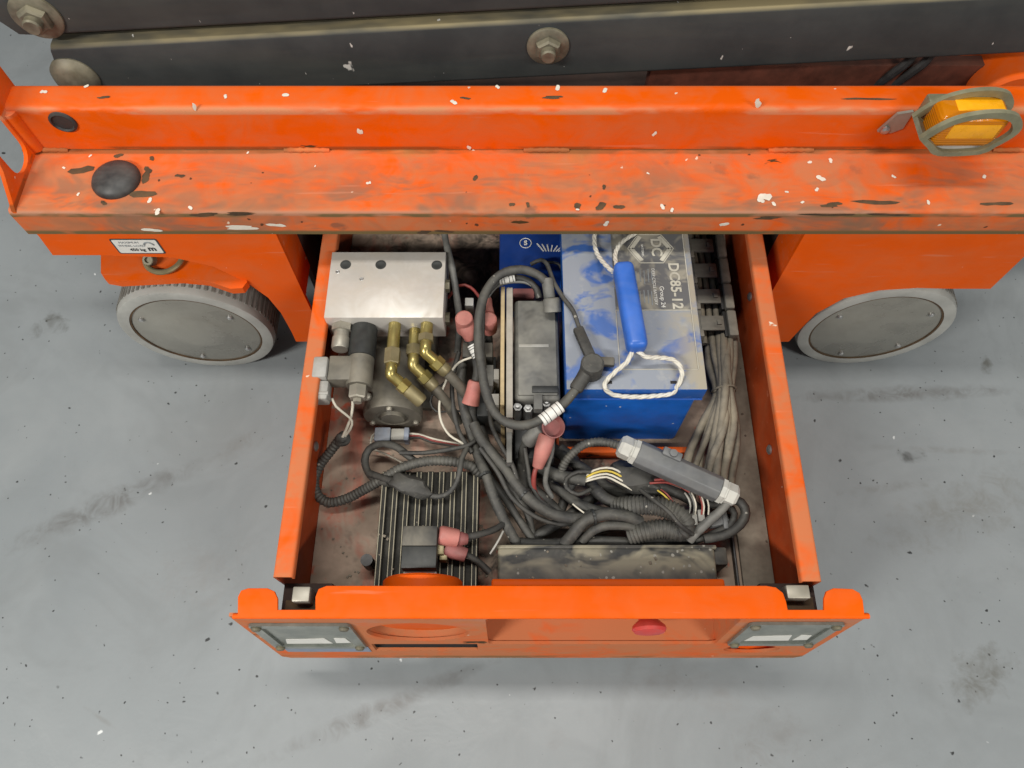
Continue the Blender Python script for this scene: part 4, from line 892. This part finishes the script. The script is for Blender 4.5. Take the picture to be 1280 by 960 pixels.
# pink boot with red wire
T = cable('red_wire', 'red wire coming out of the upturned pink terminal boot', [(676, 575, .285), (669, 588, .278), (667, 604, .265), (670, 618, .25), (680, 630, .235)], 3.2, 'red_wire', 'wire', boots=((684, 545, .305, 672, 584, .282, 10, 6.5, 'pink_rubber'),))
A_ = PZ(692, 533, .318); b = B(); b.lathe([(.0125, -.012), (.0155, 0), (.0140, .0005), (.0110, -.006), (0, -.006)], A_, Vector((.25, -.2, .9)), 24); b.out('boot_mouth', 'dark_pink_rubber', T, 40)
cable('grey_wire', 'grey green wire beside the red wire under the pink boot', [(690, 545, .29), (690, 562, .285), (684, 585, .27), (682, 605, .25), (690, 622, .235)], 3.6, 'cable_grey', 'wire')
# pile in the middle
cable('loom', 'thick cable jacket with stripped pale wires below the battery stop', [(672, 580, .235), (684, 589, .24), (704, 596, .243), (732, 600, .245)], 8.5, 'cable')
for k_, (dy, wl_) in enumerate(((-5, 'topmost pale wire of those fanning from the cut jacket'), (-2, 'yellow wire among the pale wires fanning from the cut jacket'), (1, 'third pale wire of those fanning from the cut jacket'), (4, 'lowest pale wire of those fanning from the cut jacket'))):
    cable('bare_wire', wl_, [(730, 600 + dy * .6, .246), (742, 594 + dy * 1.2, .252), (758, 591 + dy * 1.3, .254), (772, 596 + dy * 1.6, .250), (784 + k_ * 2, 606 + dy * 1.5, .245)], 1.5, 'white_wire' if k_ != 1 else 'yellow_wire', 'wire', group='bare wires of the cut jacket')
PILE = [
 ('black cable in the middle of the pile passing under the stripped jacket', [(682, 590, .215), (690, 604, .218), (706, 618, .222), (728, 632, .228), (756, 640, .23), (784, 640, .225)], 7),
 ('bundle arching up in front of the ribbed conduit by the long box', [(706, 680, .225), (716, 668, .238), (730, 652, .248), (754, 643, .252), (782, 645, .248), (800, 652, .235)], 8),
 ('black cable hugging the bundle on its inner side by the long box', [(728, 676, .225), (742, 663, .24), (760, 657, .245), (784, 658, .24), (802, 664, .23)], 6),
 ('dark cable curving from the taped lump down to the ribbed conduit', [(738, 604, .225), (748, 616, .23), (762, 626, .232), (784, 632, .23)], 8),
 ('dark cable crossing low through the pile toward the tray wall', [(660, 676, .20), (700, 652, .205), (730, 630, .205), (765, 612, .205), (800, 612, .205)], 7),
 ('dark cable lying lowest along the back of the long box', [(640, 678, .215), (690, 680, .215), (740, 676, .218), (800, 678, .218), (870, 676, .215)], 7),
 ('dark cable slanting behind the stripped jacket toward the battery stop', [(700, 640, .20), (712, 610, .21), (722, 588, .215), (716, 572, .22), (700, 560, .22)], 7),
 ('dark cable running right from under the pink boot into the pile', [(690, 560, .21), (712, 575, .225), (732, 588, .222), (755, 606, .215), (790, 622, .21)], 8),
]
for lab, pts, rp in PILE: cable('power_cable', lab, pts, rp, 'cable' if 'dark' not in lab else 'cable_dark', group='cables in the pile')
THIN = [
 ('thin dark cable weaving over the fanned cables near the bracket foot', [(600, 560, .268), (622, 590, .262), (640, 622, .255), (668, 645, .245), (700, 655, .235), (735, 652, .225)], 3.2),
 ('thin dark cable curling round the end of the cut jacket', [(738, 612, .25), (722, 618, .256), (708, 610, .256), (708, 598, .255), (722, 590, .255), (738, 590, .252)], 2.8),
 ('thin black cable leaving the round loop toward the contactor', [(500, 566, .246), (530, 566, .252), (560, 562, .256), (586, 556, .256), (600, 545, .25)], 3.0),
 ('thin dark cable crossing over the ribbed conduit bend', [(800, 612, .258), (818, 626, .272), (836, 640, .276), (850, 656, .27), (866, 668, .25)], 2.8),
 ('thin dark cable beside the red wire dropping from the pink boot', [(656, 560, .285), (660, 584, .275), (664, 606, .262), (676, 626, .25), (696, 640, .24)], 3.0),
 ('thin black cable hanging from the contactor beside the white wire', [(574, 440, .27), (566, 470, .262), (566, 505, .255), (574, 540, .25), (590, 566, .25)], 3.4),
 ('thin black cable from the beige plate down across the broad cable', [(618, 470, .262), (612, 500, .268), (614, 530, .275), (626, 556, .278), (640, 580, .274), (648, 604, .262)], 3.0)]
for lab, pts, rp in THIN: cable('thin_cable', lab, pts, rp, 'cable_grey' if 'grey' in lab else ('cable_dusty' if 'dusty' in lab else 'cable_dark'), group='thin cables in the tangle')
cable('wire', 'short bright wire end sticking out beside the broad sweeping cable', [(716, 630, .248), (722, 635, .250), (730, 641, .248)], 1.1, 'white_wire', 'wire')
cable('wire', 'thin pale wire end left of the long box', [(613, 692, .24), (618, 684, .246), (624, 674, .25), (629, 664, .247)], 1.4, 'plug_grey', 'wire')
# ribbed conduit U-turn
cable('conduit', 'thick ribbed conduit bent back on itself above the long box', [(768, 634, .228), (792, 632, .242), (818, 632, .250), (842, 640, .252), (856, 653, .250), (850, 664, .242), (830, 661, .240), (808, 664, .236), (786, 670, .226)], 12.5, 'conduit', 'conduit', corr=.0046, seg=18)
cable('conduit', 'thin ribbed conduit arching from the grey inline housing to the pile', [(784, 562, .272), (770, 556, .275), (750, 552, .275), (730, 556, .270), (714, 568, .262), (704, 582, .252), (700, 598, .235)], 5.6, 'conduit', 'conduit', corr=.0042, seg=14)
# inline housing
EN = thing('inline_housing', 'grey plastic inline connector housing with pale glands lying across the cables', 'connector', (.25, -.3, .25))
a_ = PZ(796, 566, .285); c_ = PZ(898, 612, .270); d_ = (c_ - a_)
def octo(b, a_, c_, wd, ht, ch):
    d = (c_ - a_).normalized(); sd = d.cross(Vector((0, 0, 1))).normalized(); u = sd.cross(d); pr = [(-wd, -ht + ch), (-wd + ch, -ht), (wd - ch, -ht), (wd, -ht + ch), (wd, ht - ch), (wd - ch, ht), (-wd + ch, ht), (-wd, ht - ch)]
    va = [b.bm.verts.new(a_ + sd * x + u * z) for x, z in pr]; vb = [b.bm.verts.new(c_ + sd * x + u * z) for x, z in pr]
    for i in range(8): b.bm.faces.new((va[i], va[(i + 1) % 8], vb[(i + 1) % 8], vb[i]))
    b.bm.faces.new(va); b.bm.faces.new(vb); bmesh.ops.bevel(b.bm, geom=list(b.bm.edges), offset=.0012, segments=2, profile=.5, affect='EDGES')
b = B(); octo(b, a_, c_, .0165, .015, .008); eb = b.out('housing_body', 'enclosure_grey', EN, 40)
sd_ = d_.normalized().cross(Vector((0, 0, 1))).normalized()
m_ = a_.lerp(c_, .38) + Vector((0, 0, .015)) - sd_ * .012
b = B(); b.obox(m_ - d_.normalized() * .014, m_ + d_.normalized() * .012, .012, .008, .002); b.lathe([(.005, 0), (.005, .006), (0, .0065)], m_ + Vector((0, 0, .002)), (0, 0, 1), 12); b.out('clip', 'enclosure_grey', eb)
for o0, sg in ((a_, -1), (c_, 1)):
    dd = d_.normalized() * sg
    b = B(); b.lathe([(.0175, .0003), (.0175, .006), (.016, .0065), (.016, .0085), (.0165, .009)], o0, dd, 8); b.lathe([(.0155, .009), (.0155, .021), (.012, .025), (0, .025)], o0, dd, 6); b.out('gland', 'gland_grey', EN, 30)
cable('cable', 'dusty cable leaving the right gland and running back into the pile', [(905, 616, .27), (912, 622, .268), (905, 634, .262), (890, 648, .25), (872, 664, .238), (862, 676, .228)], 6, 'cable_grey')
cable('cable', 'black cable looping out toward the tray wall right of the housing', [(880, 622, .235), (905, 622, .24), (926, 628, .242), (932, 642, .240), (925, 656, .236), (908, 668, .232), (880, 674, .228)], 6.2, 'cable_dark')
cable('cable', 'second black cable inside the loop near the tray wall', [(884, 630, .225), (908, 632, .228), (918, 642, .228), (912, 656, .225), (890, 668, .222), (868, 676, .22)], 5, 'cable_dark')
# tape-wrapped lumps
def lump(px, py, z, rx, ry, rz_, label, mat='cable_dark', seed=1, rot=0):
    rnd = random.Random(seed); b = B(); bmesh.ops.create_icosphere(b.bm, subdivisions=3, radius=1)
    ks = [(Vector((rnd.uniform(-1, 1), rnd.uniform(-1, 1), rnd.uniform(-1, 1))).normalized(), rnd.uniform(3, 9), rnd.uniform(0, 6)) for _ in range(7)]; q = PZ(px, py, z)
    for v in b.bm.verts:
        f = 1 + sum(.045 * math.sin(v.co.dot(d) * fr + ph) for d, fr, ph in ks); p = Vector((v.co.x * rx * f, v.co.y * ry * f, v.co.z * rz_ * f)); p.rotate(Matrix.Rotation(rot, 3, 'Z')); v.co = q + p
    return b.out('tape_wrap', mat, None, 25, label=label, cat='tape wrap')
lump(795, 599, .238, .042, .021, .018, 'crumpled black tape wrap on the wires below the grey housing', 'cable_dark', 3, -.35)
lump(514, 608, .255, .030, .014, .012, 'black tape wrapped splice resting on the finned charger', 'cable_dark', 5, -.3)
cable('power_cable', 'black harness leaving the tape wrap toward the wire ends', [(812, 606, .24), (835, 612, .24), (858, 622, .235), (872, 636, .225)], 7, 'cable_dark')
# thin coloured wires and crimps right of the pile
for k_, (px, mt, lab) in enumerate(((862, 'plug_grey', 'grey thin wire, leftmost of the crimped wire ends'), (867, 'cable_grey', 'dark thin wire, second of the crimped wire ends'), (869, 'white_wire', 'white thin wire, third of the crimped wire ends'), (877, 'red_wire', 'red thin wire, fourth of the crimped wire ends'), (879, 'white_wire', 'white thin wire, fifth of the crimped wire ends'), (885, 'white_wire', 'white thin wire, last of the crimped wire ends'))):
    cable('wire', lab, [(px - 6 + k_ * .6, 616, .255), (px - 1, 624, .256), (px + 1, 633, .250), (px - 1 + k_ * .3, 643, .242)], 1.2, mt, 'wire', group='crimped wire ends')
for k_, (px, py, lab) in enumerate(((867, 650, 'left pale crimp connector under the thin wires'), (876, 645, 'right pale crimp connector under the thin wires'))):
    q = PZ(px, py, .238); b = B(); b.box(q.x - .0045, q.x + .0045, q.y - .008, q.y + .008, q.z - .004, q.z + .004, .0015); b.out('crimp_connector', 'plug_grey', None, label=lab, cat='connector')
q = PZ(898, 652, .22); b = B(); b.obox(q + Vector((-.014, 0, 0)), q + Vector((.012, .006, 0)), .02, .016, .003); b.box(q.x + .004, q.x + .010, q.y - .012, q.y + .014, q.z - .006, q.z + .010, .001); b.out('connector', 'enclosure_grey', None, label='dusty grey plug inside the cable loop by the tray wall', cat='connector')
cable('red_wire', 'dark red wire running along the lower edge of the grey housing', [(818, 600, .258), (834, 599, .262), (850, 602, .262), (864, 610, .26), (876, 618, .255)], 1.8, 'red_wire', 'wire')
cable('red_wire', 'second dark red wire just below the first along the grey housing', [(812, 604, .255), (832, 603, .258), (848, 607, .258), (862, 615, .255)], 1.6, 'red_wire', 'wire')
cable('wire', 'yellow wire end poking out right of the tape wrap', [(822, 613, .255), (829, 618, .258), (836, 625, .255)], 1.2, 'yellow_wire', 'wire')
cable('wire', 'dark red wire end beside the yellow wire end', [(826, 612, .252), (834, 618, .255), (841, 627, .252)], 1.2, 'red_wire', 'wire')
# bundle on the right
BD = [((888, 398, .215), (892, 440, .23), (900, 488, .24), (886, 540, .225), (868, 588, 0.2), (866, 628, .19)), ((896, 398, .215), (900, 440, .235), (902, 488, .245), (893, 545, .23), (882, 600, 0.21), (880, 640, .19)), ((904, 400, .22), (905, 440, .24), (906, 488, .248), (900, 545, .235), (893, 610, 0.22), (891, 650, .19)), ((911, 402, .22), (913, 440, .238), (910, 488, .245), (910, 545, .232), (905, 605, 0.215), (903, 645, .19)), ((916, 404, .215), (918, 445, .23), (914, 488, .238), (921, 545, .222), (914, 602, 0.205), (912, 642, .19)),
      ((890, 402, .205), (886, 450, .215), (896, 492, .228), (878, 530, .215), (860, 572, 0.2), (858, 612, .19)), ((900, 400, .205), (896, 450, .225), (900, 490, .238), (890, 520, .225), (876, 570, 0.205), (874, 610, .19)), ((908, 402, .21), (910, 450, .228), (905, 490, .24), (906, 530, .24), (888, 580, 0.228), (886, 620, .19)), ((914, 404, .205), (908, 450, .245), (912, 490, .242), (917, 530, .235), (905, 590, 0.22), (903, 630, .19))]
places = ('outermost on the battery side', 'second from the battery', 'third from the battery', 'fourth from the battery', 'outermost on the wall side', 'lying low against the battery', 'lying low behind the tie', 'crossing over the others below the tie', 'highest above the tie on the wall side')
for k_, (pts, pl_) in enumerate(zip(BD, places)): cable('bundle_cable', 'dusty brown grey cable of the tied bundle, ' + pl_, list(pts), 4.6 + .8 * (k_ % 3), 'cable_dusty', group='tied cable bundle beside the battery')
q = PZ(905, 488, .236); b = B(); b.tube([q + Vector((.0165 * math.cos(R(30 * i)), .001 * math.sin(R(60 * i)), .0165 * math.sin(R(30 * i)))) for i in range(13)], .0016, 8, .003); b.out('cable_tie', 'cable_dusty', None, label='cable tie around the dusty cable bundle', cat='cable tie')
# left loops
cable('conduit', 'ribbed conduit sweeping in a wide loop across the left tray floor', [(427, 546, .235), (414, 563, .222), (400, 582, .208), (393, 602, .200), (398, 620, .198), (412, 628, .198), (434, 623, .204), (455, 612, .216), (478, 599, .232), (504, 584, .246), (530, 577, .25), (556, 576, .25), (584, 581, .245), (600, 592, .235)], 6.6, 'conduit', 'conduit', corr=.0050, seg=14)
cable('cable', 'small round black cable loop above the finned charger', [(520, 578, .238), (508, 568, .240), (494, 558, .235), (476, 555, .225), (461, 562, .216), (456, 576, .214), (460, 590, .218), (470, 600, .226), (486, 604, .24)], 5.2, 'cable')
cable('cable', 'dark cable below the round loop running to the tape splice', [(462, 592, .226), (480, 598, .240), (498, 604, .25), (512, 607, .256)], 5, 'cable_dark')
cable('cable', 'thin black cable arcing over the fins from the splice up to the loom', [(526, 612, .256), (540, 620, .252), (556, 619, .252), (568, 608, .256), (574, 592, .262), (577, 574, .262), (584, 560, .255)], 3.6, 'cable')
lump(428, 549, .238, .011, .010, .009, 'ragged black tape end where two white wires enter the conduit', 'cable_dark', 9, .4)
cable('white_wire', 'white wire from the grey plug crossing to the ribbed conduit', [(415, 498, .305), (420, 508, .298), (432, 518, .285), (440, 526, .272), (438, 536, .258), (430, 547, .242)], 1.7, 'white_wire', 'wire')
cable('white_wire', 'white wire from the coil nut down to the ribbed conduit', [(441, 492, .305), (441, 506, .29), (439, 520, .275), (434, 534, .258), (428, 547, .244)], 2.0, 'white_wire', 'wire')
# blue-grey connector by the motor
CP = thing('connector', 'blue grey inline plug lying in front of the round motor', 'connector', (-.2, -.26, .18))
a_ = PZ(469, 545, .20); m_ = PZ(489, 545, .20); c_ = PZ(511, 545, .20)
b = B(); b.obox(a_, m_, .021, .018, .002); b.out('half', 'blue_plug', CP); b = B(); b.obox(m_ + Vector((.0005, 0, 0)), c_, .018, .016, .002); b.out('half', 'plug_grey', CP); b = B(); b.obox(c_ - Vector((.006, 0, 0)), c_ + Vector((.001, 0, 0)), .020, .018, .001); b.out('collar', 'blue_plug', CP)
for k_, (mt, lab) in enumerate((('white_wire', 'white wire running right from the blue grey plug'), ('red_wire', 'red wire running right from the blue grey plug'), ('cable', 'black wire running right from the blue grey plug'))):
    cable('wire', lab, [(511, 542 + 3 * k_, .20), (524, 543 + 2 * k_, .203), (540, 548 + 2.5 * k_, .203), (558, 552 + 2 * k_, .21), (580, 556 + 2 * k_, .22)], 1.6, mt, 'wire')
for k_ in range(2): cable('white_wire', ('upper' if k_ == 0 else 'lower') + ' white wire bending down from the left of the blue grey plug', [(470, 541 + 5 * k_, .20), (465, 545 + 4 * k_, .203), (463, 552 + 3 * k_, .208)], 1.5, 'white_wire', 'wire')
cable('white_wire', 'white wire lying inside the small round cable loop', [(462, 560, .20), (478, 566, .19), (495, 574, .19), (506, 580, .20)], 1.3, 'white_wire', 'wire')
# boots by the charger
T = cable('charger_cable', 'black cable with dull pink boot ends beside the socket box', [(574, 672, .262), (590, 670, .258), (606, 666, .25), (622, 660, .24), (634, 650, .23)], 4.5, 'cable_dark', boots=((550, 669, .270, 572, 673, .264, 11, 10, 'pink_rubber'), (570, 673, .263, 584, 674, .260, 8, 6, 'dark_pink_rubber')))
T = cable('charger_cable', 'lower black cable with dark pink boot beside the socket box', [(574, 692, .255), (588, 696, .25), (602, 706, .243), (612, 716, .24)], 4.5, 'cable_dark', boots=((558, 686, .258, 582, 694, .254, 9, 8, 'dark_pink_rubber'),))
a_ = PZ(549, 700, .262); b = B(); b.box(a_.x, a_.x + .010, a_.y, a_.y + .018, .245, .262, .001); b.box(a_.x - .003, a_.x + .006, a_.y + .006, a_.y + .024, .25, .268, .001); b.out('terminal', 'old_brass', None, label='small brass terminal beside the black socket box', cat='terminal')

# ---- loose dirt on the tray floor, the charger and the box
b = B(); rd = random.Random(21)
for _ in range(130):
    px, py = rd.uniform(392, 925), rd.uniform(540, 728); z = ZF + .0006
    if 470 < px < 596 and py > 592: z = zc + .0002
    elif 622 < px < 890 and py > 686: z = zd + .0002
    p = PZ(px, py, z); k = rd.uniform(.0006, .0018); r_ = Matrix.Translation(p) @ Matrix.Rotation(rd.uniform(0, 6), 4, 'Z') @ Matrix.Rotation(rd.uniform(-.5, .5), 4, 'X')
    b.box(-k * rd.uniform(.8, 2.2), k, -k, k * rd.uniform(.6, 1.4), 0, k * .7, 0, 1, r_)
b.out('debris', 'floor_rail', None, 30, label='crumbs of dirt scattered over the tray floor and boxes', cat='dirt', kind='stuff')

# ---- black ties round the cable runs
for (px, py, z, dx, dy, r_, lab) in ((606, 594, .25, .35, -.9, .0095, 'black cable tie on the leftmost fanned cable'), (656, 618, .2605, .7, -.7, .0095, 'black cable tie on the broad sweeping cable'), (742, 646, .2505, 1, .25, .0105, 'black cable tie on the arching bundle')):
    q = PZ(px, py, z); ax = Vector((dx, dy, 0)).normalized(); b = B(); b.lathe([(r_ * .8, -.0016), (r_, -.0014), (r_, .0014), (r_ * .8, .0016)], q, ax, 20); b.box(q.x - .002, q.x + .002, q.y - .002, q.y + .002, q.z + r_ - .0015, q.z + r_ + .0022, .0006); b.out('cable_tie', 'coil_black', None, label=lab, cat='cable tie')
